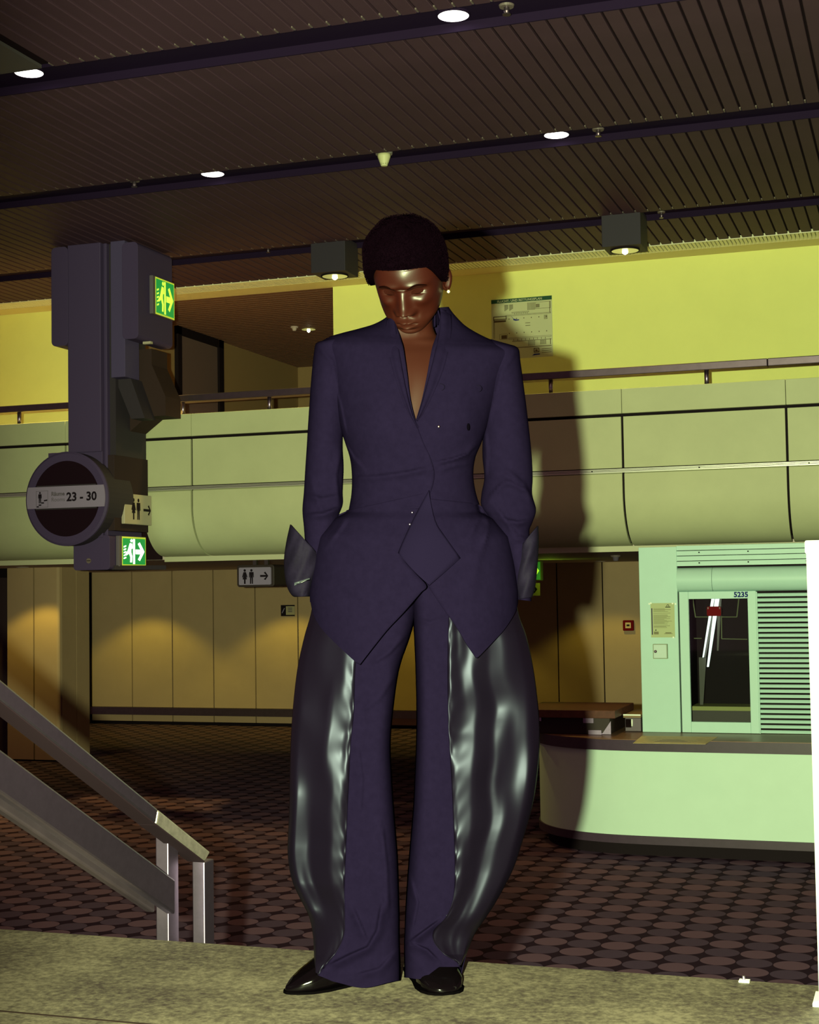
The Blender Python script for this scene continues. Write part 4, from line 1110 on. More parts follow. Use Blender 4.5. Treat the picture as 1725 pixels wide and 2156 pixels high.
# limbs inside the clothes; the hands rest in the pockets
def SR(l_): return [(*S(px, py, dy), r_) for px, py, dy, r_ in l_]
ARMS = {-1: SR([(700, 755, .0, .034), (688, 905, .012, .032), (681, 1050, .012, .028), (673, 1145, .0, .021), (684, 1190, -.004, .016)]),
        1: SR([(1058, 770, .0, .034), (1066, 905, .012, .032), (1067, 1045, .010, .028), (1080, 1160, .0, .020), (1066, 1196, .0, .016)])}
LEGC = {-1: SR([(780, 1225, .0, .055), (786, 1310, .0, .040), (784, 1600, -.02, .034), (782, 1950, -.02, .028), (775, 2010, -.01, .028)]), 1: SR([(952, 1225, .0, .055), (908, 1310, .0, .034), (911, 1600, -.02, .030), (892, 1950, -.02, .026), (900, 2010, -.01, .026)])}
for sgn in (-1, 1):
    A_ = ARMS[sgn]; body.tube([a_[:3] for a_ in A_], [a_[3] for a_ in A_], 14)
    hx_ = A_[-1][0]
    wz_ = A_[-1][2]; Hd = lambda a_, b_, c_: (hx_ - sgn * a_, b_, wz_ - c_)
    body.tube([Hd(0, -.004, -.01), Hd(.022, -.008, .030), Hd(.045, -.012, .060)], [.017, .026, .024], 12)
    for k, (dx_, L) in enumerate(((-.018, .056), (-.006, .064), (.006, .060), (.017, .046))):
        body.tube([Hd(.047 + dx_, -.012, .056), Hd(.055 + dx_, -.020, .056 + L * .5), Hd(.063 + dx_, -.014, .056 + L)], [.0076, .0073, .006], 8)
    body.tube([Hd(.042, -.018, .024), Hd(.066, -.026, .050), Hd(.074, -.028, .076)], [.010, .0088, .0065], 8)
    body.tube([l_[:3] for l_ in LEGC[sgn]], [l_[3] for l_ in LEGC[sgn]], 16)
pobj('body', body, M_skin, fix=True)

# eyebrows and closed lashes
for nm, pts, r in (('eyebrow', [(.014, .0185), (.024, .0235), (.036, .0250), (.047, .0205), (.053, .014)], .0030), ('eyelashes', [(.0185, .0000), (.025, -.0024), (.031, -.0034), (.038, -.0022), (.0445, .0020)], .0018)):
    for sgn in (-1, 1):
        P_ = []
        for x, z in pts:
            lo_, hi_ = -1.4, 1.4
            for _ in range(40):
                m_ = (lo_ + hi_) / 2
                if hsurf(z, m_)[0] < sgn * x: lo_ = m_
                else: hi_ = m_
            xx, yy = hsurf(z, lo_); yy -= face(xx, z)
            P_.append(H2P(xx, yy + r * .55, z))
        pp = [Vector(q_) for q_ in tab([tuple(q_) for q_ in P_], 14)]
        mb = MB(); mb.tube(pp, [r * (.35 + .65 * math.sin(math.pi * min(1, (k + 2) / 15))) for k in range(14)], 8)
        pobj(nm, mb, M_brow)

# dark almond patches over the lids: eye socket shade put into the colour
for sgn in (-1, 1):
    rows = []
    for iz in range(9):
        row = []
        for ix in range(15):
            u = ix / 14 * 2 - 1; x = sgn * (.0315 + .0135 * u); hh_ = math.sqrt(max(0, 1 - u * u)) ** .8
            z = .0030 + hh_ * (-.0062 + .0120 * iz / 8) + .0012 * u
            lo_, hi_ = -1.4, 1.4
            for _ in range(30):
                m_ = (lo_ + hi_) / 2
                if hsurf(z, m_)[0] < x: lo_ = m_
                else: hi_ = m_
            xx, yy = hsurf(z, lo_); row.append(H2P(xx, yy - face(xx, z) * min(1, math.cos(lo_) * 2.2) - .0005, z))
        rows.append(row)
    pobj('socket_shade', MB().grid(rows), mat('dark eyelid', (.0072, .0012, .0008), .9, spec=0.02))

# hair: a short rounded afro, shell plus curls
def hairline(th):
    a = abs(th)
    f_ = float(np.interp(a, [0, .55, .85, 1.02, 1.25, 1.45, 1.65, 2.0, 2.4, 3.15], [.0625, .0605, .055, .040, .012, -.010, .012, -.030, -.052, -.062]))
    return f_
hair = MB(); NR, NC = 46, 120; hp = []
for i in range(NR):
    t = i / (NR - 1); row = []; 
    for j in range(NC):
        th = 2 * math.pi * j / NC - math.pi
        zb = hairline(th); z = .1148 - (.1148 - zb) * t ** .8 if t > 0 else .1148
        x, y = hsurf(z, th)
        tk = (.0165 + .020 * max(0, min(1, (z - .02) / .09)) ** 1.1 + .004 * math.exp(-((z - .080) / .030) ** 2) * abs(math.sin(th))) * (1 - .30 * max(0, math.sin(th))) * .82 + .003 * max(0, (z - .07) / .045) * min(1, ((1 - t) / .13 + .10)) ** .6
        tk *= 1.0 + .12 * math.sin(5 * th + 9 * t) * .4
        n_ = Vector((x / .074 ** 2, y / .095 ** 2, z / .112 ** 2)).normalized()
        q_ = Vector((x, y, z)) + n_ * tk
        row.append(q_)
    hp.append(row)
hair.grid([[H2P(*q_) for q_ in r_] for r_ in hp] + [[H2P(*(Vector((*hsurf(hairline(2 * math.pi * j / NC - math.pi), 2 * math.pi * j / NC - math.pi), hairline(2 * math.pi * j / NC - math.pi))) * .985)) for j in range(NC)]], True, True)
ho = pobj('hair', hair, M_hair)
cr = MB()
for _ in range(11000):
    i = RNG.uniform(0, NR - 1.01); j = RNG.uniform(0, NC); i0, j0 = int(i), int(j) % NC
    t = (i / (NR - 1)) ** 1.15; i0 = int(t * (NR - 2)); q_ = hp[i0][j0].lerp(hp[i0 + 1][(j0 + 1) % NC], RNG.random())
    n_ = Vector((q_.x / .09 ** 2, q_.y / .12 ** 2, q_.z / .14 ** 2)).normalized()
    a_ = n_.orthogonal().normalized(); a_.rotate(Matrix.Rotation(RNG.uniform(0, 6.28), 3, n_)); b_v = n_.cross(a_)
    r_ = RNG.uniform(.0012, .0026); w_ = .00055; pts = []
    for k in range(5):
        an = k / 4 * RNG.uniform(3.5, 5.2)
        pts.append(q_ + a_ * r_ * (math.cos(an) - .5) + b_v * r_ * math.sin(an) + n_ * (-.002 + .0014 * k + RNG.uniform(0, .0006)))
    n0 = len(cr.v)
    for p in pts: cr.v += [tuple(H2P(*(p + n_ * w_))), tuple(H2P(*(p - n_ * w_ + a_ * w_)))]
    for k in range(4): cr.f.append((n0 + 2 * k, n0 + 2 * k + 1, n0 + 2 * k + 3, n0 + 2 * k + 2))
c_o = pobj('curls', cr, M_hair, ho, smooth=False, fix=False); c_o['kind'] = 'stuff'
# earring
eb = H2P(.0775, .012, -.040)
er = MB(); er.tube([eb + Vector((.0, .006 * math.cos(a_), .006 * math.sin(a_) - .004)) for a_ in np.linspace(0, 2 * math.pi, 18)], .0011, 6)
eo = pobj('earring', er, M_gold)
mbp = MB(); mbp.lathe([(.001, -.004), (.003, -.003), (.0042, 0), (.003, .003), (.001, .004)], (eb.x + .002, eb.y - .004, eb.z - .006), 14)
pobj('pearl', mbp, mat('pearl', (.30, .26, .20), .2, spec=.6), eo)

# ---- jacket
jacket = bpy.data.objects.new('jacket', None); COL.objects.link(jacket); jacket.parent = person
BR = [(822, 655, 945, 646, .060, 829, 927), (813, 668, 956, 661, .066, 831, 928), (788, 682, 977, 683, .073, 834, 925), (755, 692, 1003, 700, .082, 838, 922),
      (720, 701, 1032, 714, .092, 842, 918), (692, 710, 1062, 726, .104, 845, 914), (676, 724, 1086, 739, .116, 849, 910), (684, 750, 1078, 762, .126, 853, 905),
      (694, 785, 1062, 795, .132, 858, 899), (703, 840, 1045, 845, .134, 865, 888), (713, 890, 1029, 893, .131, 877, 874), (726, 930, 1013, 935, .125, 892, 866),
      (737, 965, 1001, 965, .117, 907, 862), (741, 1000, 997, 1000, .112, 915, 860), (740, 1040, 1002, 1036, .112, 906, 866), (733, 1080, 1010, 1062, .118, 884, 884)]
NB = 150
BRr = tab(BR, NB)
FOLD_B = [([(735, 1005), (790, 1004), (850, 996), (905, 984)], .007, 10), ([(912, 975), (955, 966), (1000, 952)], .008, 9), ([(920, 990), (960, 978), (1002, 972)], .005, 7),
          ([(722, 925), (745, 965), (770, 990)], .006, 9), ([(1012, 930), (985, 955), (950, 968)], .006, 9), ([(742, 1060), (800, 1078), (860, 1082)], .004, 6),
          ([(700, 800), (716, 850), (730, 920)], .004, 10)]
CXB = 868


def body_y(px, L, R, b, n=2.25):
    c = (L + R) / 2; a = (R - L) / 2; t = max(-1, min(1, (px - c) / a))
    return -b * (1 - abs(t) ** n) ** (1 / n)


def half(left):
    rows = []
    for L, Ly, R, Ry, b, fl_x, fr_x in BRr:
        xe = fl_x if left else fr_x; xo = L if left else R; row = []
        NF = 60
        for k in range(NF):
            s = math.sin(k / (NF - 1) * math.pi / 2); px = xe + (xo - xe) * s
            py = Ly + (Ry - Ly) * (px - L) / (R - L); y = body_y(px, L, R, b)
            py0 = py
            y -= folds(px, py0, FOLD_B)
            y -= .012 * gs(px, py, 795 if left else 975, 880, 50, 55)        # chest fullness
            if left and py > 860: y -= .006 * min(1, (py - 860) / 40) * math.exp(-max(0, xe - px) / 70)
            if not left and py > 860: y += .005 * min(1, (py - 860) / 40) * math.exp(-max(0, px - xe) / 60)
            row.append(S(px, py, y))
        c = (L + R) / 2
        for k in range(1, 15):
            s = 1 - math.cos(k / 14 * math.pi / 2); px = xo + (c - xo) * s
            py = Ly + (Ry - Ly) * (px - L) / (R - L)
            row.append(S(px, py, -body_y(px, L, R, b) * .92))
        rows.append(row)
    return rows


for left in (True, False):
    mb = MB().grid(half(left)); pobj('bodice_front', mb, M_wool, jacket, solid=.003)
# lapels
def strip(edge, outer, lift, name, m, n=40):
    E_, O_ = tab(edge, n), tab(outer, n); rows = []
    for (x0, y0), (x1, y1) in zip(E_, O_):
        row = []
        for k in range(9):
            u = k / 8; px, py = x0 + (x1 - x0) * u, y0 + (y1 - y0) * u
            t = np.interp(py, [655, 661, 683, 700, 714, 726, 739, 762, 795, 845, 893, 935], range(12))
            L, Ly, R, Ry, b, _, _ = tab(BR, 1, [t])[0]
            y = body_y(px, L, R, b) - .012 * gs(px, py, 795 if px < 868 else 975, 880, 50, 55)
            row.append(S(px, py, y - lift * (.35 + .65 * math.sin(math.pi * min(1, u * 1.15 + .1)) ** .7)))
        rows.append(row)
    return pobj(name, MB().grid(rows), m, jacket, solid=.004)
strip([(928, 650), (926, 690), (915, 745), (900, 805), (884, 862), (877, 884)], [(950, 656), (951, 700), (938, 765), (917, 820), (893, 868), (879, 887)], .010, 'lapel', M_wool)
strip([(829, 664), (834, 690), (843, 750), (855, 815), (868, 868), (880, 900)], [(815, 672), (812, 700), (822, 760), (842, 825), (862, 874), (878, 902)], .009, 'lapel', M_wool)
# collar stand behind the neck
rows = []
for k in range(30):
    a_ = math.pi * (k / 29); px = 868 + 0 * a_
    cx_, cy_ = .030, .000
    x = cx_ - (.054 if a_ < 1.57 else .062) * math.cos(a_); y = cy_ + .070 * math.sin(a_) - .020
    hgt = .010 + .030 * (k / 29)
    z0 = 1.562 + .012 * (k / 29) + .012 * math.sin(a_)
    rows.append([(x, y, z0 - .02), (x * 1.0, y, z0 + hgt * .4), (cx_ + (x - cx_) * 1.03, y * 1.02, z0 + hgt), (cx_ + (x - cx_) * 1.12, y * 1.08 + .003, z0 + hgt * .9), (cx_ + (x - cx_) * 1.30, y * 1.2 + .006, z0 - .012)])
pobj('collar', MB().grid(rows), M_wool, jacket, sub=1, solid=.003)

# sleeves
def sleeve(keys, flds, name='sleeve', nseg=56):
    K = tab(keys, 120); rows = []
    for xl, xr, py, cy, rb, sl in K:                   # sl: slope of the section (right end lower)
        row = []
        c = (xl + xr) / 2; a = (xr - xl) / 2
        for j in range(nseg):
            p = 2 * math.pi * j / nseg
            px = c + a * sq(math.sin(p), .95); yy = py + sl * (px - c) / max(a, 1)
            y = cy - rb * sq(math.cos(p), .95)
            if math.cos(p) > 0: y -= folds(px, yy, flds)
            row.append(S(px, yy, y))
        rows.append(row)
    mb = MB().grid(rows, True, True)
    return pobj(name, mb, M_wool, jacket)
FL = [([(640, 1040), (680, 1050), (720, 1040)], .006, 9), ([(640, 1085), (680, 1082), (722, 1066)], .010, 10), ([(722, 940), (708, 1000), (716, 1070)], .007, 9), ([(655, 1000), (672, 1060), (690, 1090)], .004, 10), ([(668, 725), (700, 760), (722, 850), (722, 930)], .004, 6)]
sleeve([(676, 722, 711, 0, .030, -7), (665, 734, 717, 0, .058, -7), (661, 740, 742, 0, .064, -3), (657, 738, 780, .0, .067, 0), (653, 731, 830, .004, .066, 0), (649, 724, 890, .010, .063, 0), (646, 722, 940, .016, .060, 0),
        (643, 724, 985, .020, .058, 0), (640, 722, 1035, .016, .056, 0), (637, 722, 1068, .008, .056, -6), (640, 712, 1100, .0, .052, -10), (642, 700, 1140, -.004, .046, 0), (644, 690, 1185, -.006, .038, 0), (646, 680, 1230, -.006, .030, 0)], FL)
FR = [([(1050, 1000), (1085, 1020), (1120, 1038)], .008, 9), ([(1062, 985), (1105, 1020), (1124, 1062)], .007, 8), ([(1030, 1050), (1055, 1020), (1080, 1010)], .007, 9), ([(1060, 1092), (1090, 1100), (1122, 1092)], .009, 9), ([(1040, 1060), (1062, 1090), (1090, 1130)], .006, 8),
      ([(1070, 1140), (1095, 1130), (1118, 1140)], .005, 8), ([(1022, 900), (1026, 960), (1022, 1010)], .005, 9), ([(1088, 742), (1060, 780), (1040, 850), (1026, 900)], .004, 6)]
sleeve([(1034, 1084, 721, 0, .030, 7), (1026, 1093, 729, 0, .058, 7), (1022, 1096, 756, 0, .064, 4), (1020, 1101, 795, 0, .067, 0), (1019, 1108, 850, .004, .066, 0), (1017, 1115, 910, .010, .064, 0), (1016, 1120, 960, .014, .061, 0),
        (1020, 1122, 1005, .016, .058, 0), (1014, 1121, 1040, .012, .057, 0), (1014, 1129, 1070, .006, .056, 4), (1030, 1121, 1095, .002, .052, 6), (1046, 1115, 1118, .0, .048, 0), (1064, 1118, 1155, .0, .043, 0), (1078, 1122, 1200, .0, .038, 0), (1086, 1120, 1240, .0, .034, 0), (1089, 1119, 1264, .0, .032, 2)], FR)
# turned back cuffs
def cuff(keys, nm='cuff'):
    K = tab(keys, 26); rows = []
    for xl, yl, xr, yr, cy, rb in K:
        row = []
        for j in range(40):
            p = 2 * math.pi * j / 40; u = .5 + .5 * sq(math.sin(p), .95)
            px, py = xl + (xr - xl) * u, yl + (yr - yl) * u
            row.append(S(px, py, cy - rb * sq(math.cos(p), .95) - .003 * math.sin(px * .23 + py * .11)))
        rows.append(row)
    return pobj(nm, MB().grid(rows, True), M_cuff, jacket, solid=.003)
cl_ = cuff([(611, 1104, 672, 1168, -.012, .062), (603, 1140, 672, 1180, -.012, .063), (598, 1178, 670, 1196, -.012, .060), (600, 1215, 664, 1215, -.012, .056), (607, 1242, 656, 1243, -.012, .050), (620, 1257, 652, 1256, -.012, .044), (634, 1246, 650, 1248, -.012, .038), (640, 1230, 650, 1234, -.012, .034)])
lm = MB().grid([[S(620 + 8 * k, 1228 - 2.5 * k + (5 if r_ else -1) - k * (r_ * .8), -.082 - .002 * math.sin(k)) for k in range(5)] for r_ in (0, 1, 1.6)])
pobj('lining', lm, mat('pale lining glint', (.030, .034, .042), .35, spec=.3), cl_, solid=.002)
cuff([(1096, 1150, 1134, 1107, .0, .055), (1092, 1172, 1135, 1130, .0, .056), (1088, 1198, 1134, 1165, .0, .054), (1087, 1225, 1131, 1205, .0, .050), (1088, 1248, 1127, 1238, .0, .046), (1092, 1262, 1120, 1258, .0, .040), (1096, 1250, 1116, 1248, .0, .034)])

# peplum
PA = ([1050, 1078, 1092, 1130, 1190, 1245, 1300, 1350, 1400], [132, 140, 168, 203, 214, 221, 219, 212, 205], [.113, .118, .128, .142, .150, .156, .158, .158, .158])
def pep_y(px, py, front=True):
    a = np.interp(py, PA[0], PA[1]); b = np.interp(py, PA[0], PA[2]); t = max(-1, min(1, (px - 871) / a))
    return -b * (1 - abs(t) ** 2.3) ** (1 / 2.3)
FP = [([(1005, 1065), (1010, 1090), (990, 1130)], .008, 7), ([(1012, 1062), (1030, 1100), (1020, 1150)], .007, 7), ([(998, 1072), (985, 1100), (975, 1115)], .005, 6), ([(735, 1078), (720, 1110), (690, 1150)], .005, 9), ([(700, 1110), (760, 1150), (800, 1190)], .003, 16),
      ([(1040, 1100), (1010, 1170), (1000, 1230)], .004, 14), ([(740, 1230), (790, 1270), (830, 1290)], .003, 16)]
def peplum(keys, left):
    K = tab(keys, 64); rows = []
    for ix, iy, ox, oy in K:
        row = []
        for k in range(40):
            u = k / 39; px = ix + (ox - ix) * math.sin(u * math.pi / 2) ** .9; py = iy + (oy - iy) * (px - ix) / (ox - ix + 1e-6)
            y = pep_y(px, py) - .004 - folds(px, py, FP)
            y -= .010 * math.exp(-((px - (760 if left else 1000)) / 60) ** 2) * max(0, min(1, (py - 1150) / 200))
            row.append(S(px, py, y))
        rows.append(row)
    return pobj('peplum_front', MB().grid(rows), M_wool, jacket, solid=.004)
peplum([(903, 1036, 735, 1074), (885, 1068, 716, 1082), (868, 1100, 694, 1094), (852, 1140, 674, 1125), (848, 1174, 662, 1160), (874, 1206, 656, 1200), (898, 1233, 651, 1243), (887, 1247, 652, 1254), (874, 1262, 654, 1268), (848, 1292, 660, 1294), (816, 1326, 676, 1322), (786, 1363, 706, 1354), (757, 1400, 751, 1396)], True)
peplum([(890, 1048, 1004, 1060), (886, 1085, 1030, 1076), (885, 1120, 1052, 1092), (886, 1160, 1068, 1122), (890, 1200, 1082, 1170), (904, 1236, 1091, 1222), (926, 1270, 1092, 1256), (950, 1304, 1087, 1285), (966, 1328, 1064, 1323), (984, 1358, 1036, 1354), (1004, 1386, 1007, 1384)], False)
rows = []
for i in range(24):                                                       # back of the peplum
    py = 1070 + (1268 - 1070) * i / 23; a = np.interp(py, PA[0], PA[1]) - 2; b = np.interp(py, PA[0], PA[2])
    rows.append([S(871 - a * math.cos(p), py, .9 * b * math.sin(p) ** .9 if 0 < p < math.pi - 1e-6 else 0) for p in np.linspace(0, math.pi, 30)])
pobj('peplum_back', MB().grid(rows), M_wool, jacket, solid=.003)
# kite shaped front flap
CT = tab([(903, 1032), (893, 1050), (868, 1097), (848, 1140), (838, 1164)], 14); CL = tab([(838, 1164), (858, 1188), (882, 1212), (905, 1232)], 14)
CR = tab([(903, 1032), (908, 1062), (918, 1100), (936, 1128), (970, 1175)], 14); CB = tab([(970, 1175), (948, 1195), (926, 1214), (905, 1232)], 14)
rows = []
for i in range(14):
    row = []
    for j in range(14):
        u, v = i / 13, j / 13
        Lf = CT[i]; Rt_ = CB[i]; T_ = CR[j]; B_ = CL[j]
        p = (1 - v) * Lf + v * Rt_ + (1 - u) * T_ + u * B_ - ((1 - u) * (1 - v) * CT[0] + u * v * CL[-1] + (1 - u) * v * CR[-1] + u * (1 - v) * CT[-1])
        y = pep_y(p[0], max(1078, p[1])) - .011 - .016 * min(u, 1) * v - .010 * math.sin(math.pi * v) - .008 * max(0, v - .7)
        row.append(S(p[0], p[1], y))
    rows.append(row)
pobj('front_flap', MB().grid(rows), mat('navy flap', (.0034, .0022, .0084), 1.0, spec=0, bump=(900, .25, .0006)), jacket, solid=.004)
# snaps and button marks
def stud(px, py, r, m, dep):
    c = S(px, py, dep); mb = MB(); mb.lathe([(r, 0), (r * .9, -.0022), (r * .3, -.003)], c, 14, 'y'); pobj('snap', mb, m, jacket)
stud(924, 898, .0026, M_gold, -.146); stud(868, 1079, .0026, M_steel, -.142); stud(863, 1104, .0026, M_steel, -.145)
mb = MB(); mb.prism([(.0032 * math.cos(t_), .0085 * math.sin(t_)) for t_ in np.linspace(0, 2 * math.pi, 16)[:-1]], S(986, 899, -.130), (1, 0, 0), (0, 0, 1), .003)
pobj('button', mb, mat('dark button', (.0006, .0004, .001), .8, spec=.0), jacket, smooth=False)
for px, py in ((927, 815), (1005, 818)):
    mb = MB(); c = S(px, py, -.1395 if px < 950 else -.118); mb.tube([(c[0] + .010 * math.cos(t_), c[1], c[2] + .008 * math.sin(t_)) for t_ in np.linspace(-1.2, 1.6, 9)], .0010, 6); pobj('stitch_mark', mb, M_woold, jacket)

# ---- trousers
trs = bpy.data.objects.new('trousers', None); COL.objects.link(trs); trs.parent = person
LEGL = [(1215, 668, 772, 882, .098), (1290, 655, 766, 876, .110), (1340, 641, 757, 864, .116), (1410, 626, 748, 841, .118), (1500, 616, 745, 828, .118), (1570, 612, 738, 823, .116), (1640, 610, 735, 826, .115), (1700, 609, 732, 830, .113), (1750, 607, 730, 834, .112),
        (1800, 606, 728, 838, .110), (1850, 614, 726, 840, .106), (1890, 631, 725, 841, .100), (1930, 651, 726, 842, .095), (1970, 659, 724, 842, .092), (2005, 661, 708, 843, .090), (2035, 662, 684, 844, .092), (2062, 664, 670, 844, .094)]
LEGR = [(1215, 1080, 952, 864, .098), (1290, 1092, 946, 869, .110), (1340, 1109, 944, 872, .116), (1410, 1124, 943, 875, .118), (1500, 1135, 944, 877, .118), (1570, 1137, 947, 876, .117), (1640, 1131, 951, 873, .116), (1700, 1121, 954, 870, .114), (1770, 1101, 957, 864, .112),
        (1830, 1081, 958, 859, .109), (1890, 1050, 955, 855, .103), (1930, 1025, 940, 853, .098), (1960, 1004, 914, 852, .094), (1985, 992, 915, 851, .092), (2015, 981, 940, 851, .090), (2040, 975, 962, 851, .088), (2058, 971, 968, 851, .088)]


# how the satin lies, from the seam (0) to the outer edge (1): tilt of the cloth away from the lens, at several heights
SATL = [(1260, [(0, -.2), (.10, .25), (.25, .35), (.45, .55), (.7, .9), (1, 1.3)]), (1400, [(0, -.4), (.06, .05), (.16, .10), (.26, .75), (.5, .62), (.8, .9), (1, 1.3)]),
        (1500, [(0, -.8), (.07, .0), (.16, .02), (.34, .10), (.44, .95), (.62, .75), (.8, .7), (1, 1.3)]), (1580, [(0, -.7), (.08, .55), (.15, .05), (.34, .0), (.44, .9), (.62, .75), (.82, .75), (1, 1.4)]),
        (1680, [(0, -.9), (.08, -.55), (.16, .0), (.27, .05), (.36, .75), (.60, .8), (.75, .25), (.86, .05), (.93, .5), (1, 1.5)]), (1780, [(0, -.7), (.05, -.3), (.10, .0), (.22, .05), (.30, .8), (.58, .9), (.68, .05), (.86, .02), (.94, .5), (1, 1.5)]),
        (1860, [(0, -.5), (.05, .0), (.20, .08), (.28, .7), (.55, 1.0), (.62, .1), (.72, .45), (.80, .0), (.92, .3), (1, 1.5)]), (1915, [(0, .4), (.2, .8), (.5, .9), (.66, .3), (.78, .02), (.88, .5), (1, 1.4)]), (1960, [(0, .6), (.3, .85), (.6, .9), (1, 1.3)]), (2010, [(0, .8), (.3, .5), (.5, .9), (1, 1.3)]), (2060, [(0, .7), (.3, .8), (.6, .9), (1, 1.3)])]
SATR = [(1260, [(0, -.2), (.1, .5), (.3, .3), (.5, .5), (.8, .7), (1, 1.3)]), (1350, [(0, -.5), (.04, .0), (.09, .7), (.13, .0), (.2, .5), (.27, .05), (.36, .1), (.43, .9), (.52, .35), (.66, .1), (.76, .6), (1, 1.3)]),
        (1440, [(0, -.8), (.05, .6), (.12, .75), (.20, .05), (.29, .0), (.35, .9), (.46, .8), (.52, .05), (.66, .0), (.76, .45), (.88, .7), (1, 1.4)]), (1540, [(0, .5), (.07, .4), (.16, .1), (.27, .0), (.32, .9), (.45, .9), (.51, .02), (.57, .1), (.66, .4), (.74, .08), (.84, .05), (.91, .7), (1, 1.5)]),
        (1640, [(0, -.5), (.08, .0), (.24, .02), (.30, .9), (.43, .95), (.48, .15), (.52, .0), (.57, .5), (.70, .4), (.80, .02), (.90, .05), (.95, .8), (1, 1.5)]), (1740, [(0, -.6), (.06, .0), (.20, .0), (.26, .8), (.42, .9), (.48, .05), (.60, .0), (.68, .6), (.84, .45), (1, 1.4)]),
        (1840, [(0, -.5), (.05, .0), (.10, .1), (.17, .85), (.36, .85), (.44, .1), (.58, .0), (.68, .5), (.85, .7), (1, 1.4)]), (1920, [(0, .1), (.1, .85), (.3, .6), (.36, .05), (.46, .3), (.56, .0), (.70, .5), (1, 1.2)]), (1985, [(0, .7), (.25, .9), (.42, .2), (.5, .6), (.62, .1), (.75, .5), (1, 1.1)]), (2060, [(0, .3), (.3, .5), (.6, .6), (1, 1.1)])]
NS = 90
SS = np.linspace(0, 1, NS)


def satin_row(py, left, width, d0):
    """depth in front of the figure's middle plane along one row of the satin"""
    T_ = SATL if left else SATR; ys_ = [t_[0] for t_ in T_]
    k = int(np.clip(np.searchsorted(ys_, py) - 1, 0, len(T_) - 2)); f_ = np.clip((py - ys_[k]) / (ys_[k + 1] - ys_[k]), 0, 1); f_ = f_ * f_ * (3 - 2 * f_)
    sh = .022 * math.sin(py / 37.0 + (0 if left else 1.7)) + .014 * math.sin(py / 19.0 + 2)
    ss = np.clip(SS + sh * np.sin(np.pi * SS), 0, 1)
    a_, b_ = T_[k][1], T_[k + 1][1]
    sl = (1 - f_) * np.interp(ss, [q_[0] for q_ in a_], [q_[1] for q_ in a_]) + f_ * np.interp(ss, [q_[0] for q_ in b_], [q_[1] for q_ in b_])
    ker = np.array([1, 2, 3, 2, 1.]) / 9; sl = np.convolve(np.pad(sl, 2, mode='edge'), ker, 'valid')
    sl = sl + .10 * np.sin(py / 47.0 + 7 * SS + 2 * math.sin(py / 80.0))
    dep = d0 - np.concatenate([[0], np.cumsum((sl[1:] + sl[:-1]) / 2) / (NS - 1)]) * width
    dep += np.exp(-SS / .09) * (.0030 * math.sin(py / 13.0 + 3 * math.sin(py / 41.0)) + .0010 * np.sin(py / 7.0 + SS * 30)) * np.clip(SS * 30, 0, 1)
    q_ = np.clip((SS - .86) / .14, 0, 1)
    dep = np.maximum(dep, .012)
    return dep * np.sqrt(np.clip(1 - q_ ** 2.2, 0, 1))


FW = [([(842, 1410), (800, 1470), (760, 1500)], .004, 12), ([(862, 1330), (820, 1375), (780, 1400)], .005, 10), ([(868, 1300), (905, 1310), (935, 1300)], .003, 8),
      ([(690, 2035), (740, 2010), (775, 1995), (795, 1960), (805, 1900)], .010, 12), ([(740, 1905), (760, 1950), (775, 1985)], .006, 10), ([(745, 2055), (800, 2040), (836, 2000)], .006, 12),
      ([(862, 1985), (885, 1968), (930, 1935)], .010, 11), ([(866, 1985), (900, 2000), (925, 2025)], .007, 9), ([(862, 1840), (880, 1900), (868, 1960)], .005, 9), ([(805, 1740), (815, 1830), (818, 1920)], .005, 10), ([(752, 1560), (762, 1640), (758, 1720)], .003, 14)]


def leg(keys, left):
    K = tab(keys, 230); wool, sat, bk = [], [], []
    lx = 1 if left else -1
    for q_ in K:
        py, xo, xs, xi, b = q_
        xs = min(xs, xi - 3) if left else max(xs, xi + 3)
        if left: xo = min(xo, xs - 3)
        else: xo = max(xo, xs + 3)
        hemk = max(0, (py - 2010) / 52)
        def hem(px):                                                    # the front hem hangs lower over the instep
            if left: return py + hemk * (18 * math.exp(-((px - 765) / 55) ** 2) - 12 * max(0, (700 - px) / 40))
            return py + hemk * (4 * math.exp(-((px - 880) / 16) ** 2) - 24 * max(0, min(1, (px - 895) / 30)))
        wr = []
        for k in range(40):
            u = k / 39; px = xi + (xs - xi) * u
            t = 2 * u - 1
            y = -b * (max(0, 1 - abs(t) ** 3.2) ** (1 / 2.4) if u < .5 else .95 + .05 * max(0, 1 - abs(t) ** 2))
            wr.append(S(px, hem(px), y * .92 - folds(px, hem(px), FW)))
        ys = -b * .95 * .92
        sr_ = []
        dr = satin_row(py, left, abs(xo - xs) / PXM, -ys)
        for k in range(NS):
            s = SS[k]; px = xs + (xo - xs) * s; y = -dr[k]
            if k == 0: y = ys - folds(px, hem(px), FW)
            sr_.append(S(px, hem(px) - (4 * hemk if s > .02 else 0), y))
        br = []
        for k in range(24):
            p = math.pi * k / 23; c = (xo + xi) / 2; a = (xi - xo) / 2
            br.append(S(c - a * math.cos(p), py, .85 * b * math.sin(p)))
        wool.append(wr); sat.append(sr_); bk.append(br)
    pobj('wool_leg', MB().grid(wool), M_wool, trs, solid=.002)
    pobj('satin_panel', MB().grid(sat), M_satin, trs, solid=.002)
    pobj('leg_back', MB().grid(bk), M_wool, trs, solid=.002)


leg(LEGL, True); leg(LEGR, False)
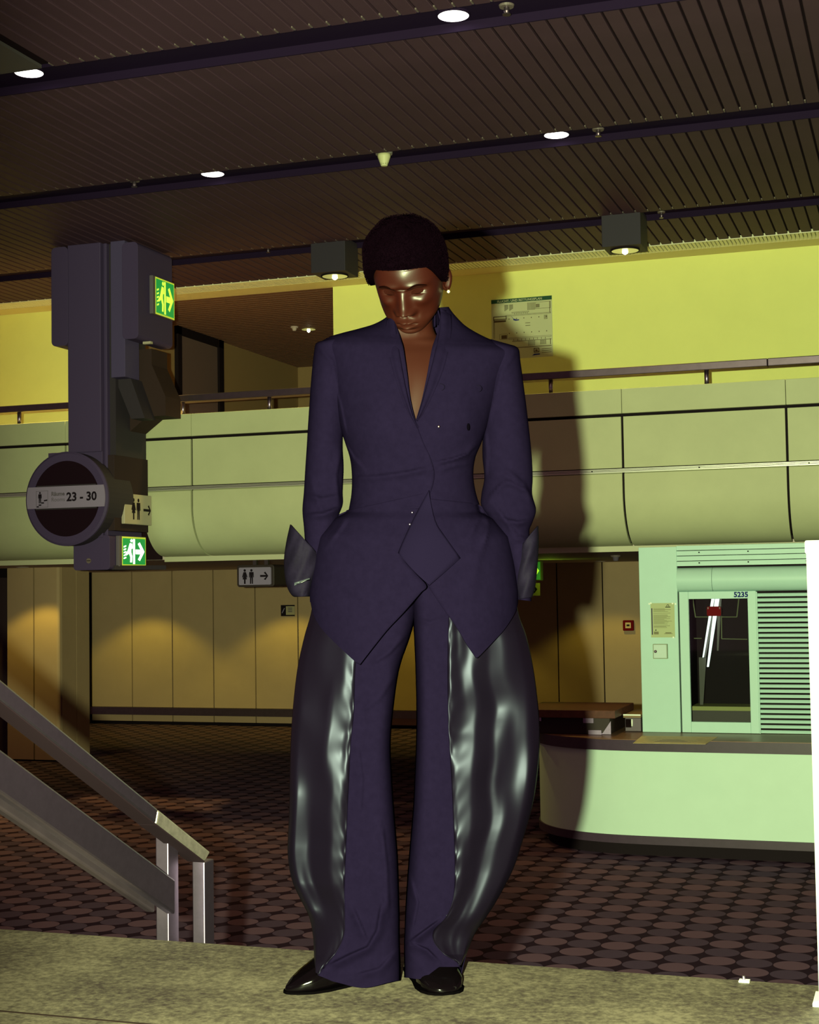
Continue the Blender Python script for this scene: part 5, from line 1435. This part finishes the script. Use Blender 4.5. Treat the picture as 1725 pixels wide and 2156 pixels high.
# seat and fly
rows = []
for i in range(20):
    py = 1130 + (1302 - 1130) * i / 19; w = 190 * (1 - max(0, (py - 1200) / 118) ** 1.5 * .92); b = .105
    rows.append([S(872 + w * math.sin(p), py, -b * math.cos(p) * (1 - max(0, (py - 1200) / 102) * .75)) for p in np.linspace(0, 2 * math.pi, 40)[:-1]])
pobj('seat', MB().grid(rows, True, True), M_wool, trs)

# ---- shoes
def shoe(heel, toe, L, wtab, htab, m=M_patent, pleats=False):
    hx_, hy_ = heel; d = Vector((toe[0] - heel[0], toe[1] - heel[1], 0)); d.normalize(); sd_ = Vector((-d.y, d.x, 0))
    rows = []; n = 44
    for i in range(n):
        t = i / (n - 1); w = float(np.interp(t, wtab[0], wtab[1])); h = float(np.interp(t, htab[0], htab[1]))
        c = Vector((hx_, hy_, 0)) + d * (L * t); row = []
        for j in range(28):
            p = 2 * math.pi * j / 28; x = w * sq(math.sin(p), .85); z = h * .5 + h * .5 * sq(math.cos(p), .8)
            if math.cos(p) < 0: z = max(0.002, h * .5 + h * .5 * sq(math.cos(p), .45))
            if pleats and math.cos(p) > -.2 and .62 < t < .9: z += .0025 * math.sin(j * 1.9 + t * 6) * math.sin(math.pi * (t - .62) / .28)
            row.append(c + sd_ * x + Vector((0, 0, z)))
        rows.append(row)
    mb = MB().grid(rows, True, True)
    s = pobj('shoe', mb, m)
    sole = []
    for i in range(n):
        t = i / (n - 1); w = float(np.interp(t, wtab[0], wtab[1])) + .003; c = Vector((hx_, hy_, 0)) + d * (L * t * 1.01)
        sole.append([c + sd_ * w, c - sd_ * w])
    m2 = MB(); top = [[q_ + Vector((0, 0, .006)) for q_ in r_] for r_ in sole]
    ring = [[a_[0], a_[1], b_2[1], b_2[0]] for a_, b_2 in zip(sole, top)]
    pobj('sole', MB().grid(ring, True, True), mat('black sole', (.0008, .0006, .0008), .8, spec=0.0), s, smooth=False)
    return s
WT = ([0, .05, .2, .45, .68, .82, .92, .98, 1], [.018, .030, .036, .036, .046, .042, .028, .013, .004])
HTB = ([0, .05, .3, .5, .62, .75, .9, 1], [.05, .07, .085, .095, .078, .055, .034, .014])
def g2(px, py):
    v = ray(px, py); w = EYE + v * ((1.071 - 2.0) / v[2]) - PO; return w.dot(R0), w.dot(FH)
tl_ = g2(607, 2090); th_ = Vector((tl_[0] + .235, tl_[1] + .15))
shoe(th_, tl_, .285, WT, HTB, pleats=True)
tr_ = g2(942, 2093); th2 = Vector((tr_[0] - .075, tr_[1] + .25))
WT2 = ([0, .05, .2, .45, .70, .84, .93, .98, 1], [.018, .030, .036, .040, .052, .050, .040, .026, .010])
shoe(th2, tr_, .265, WT2, HTB)
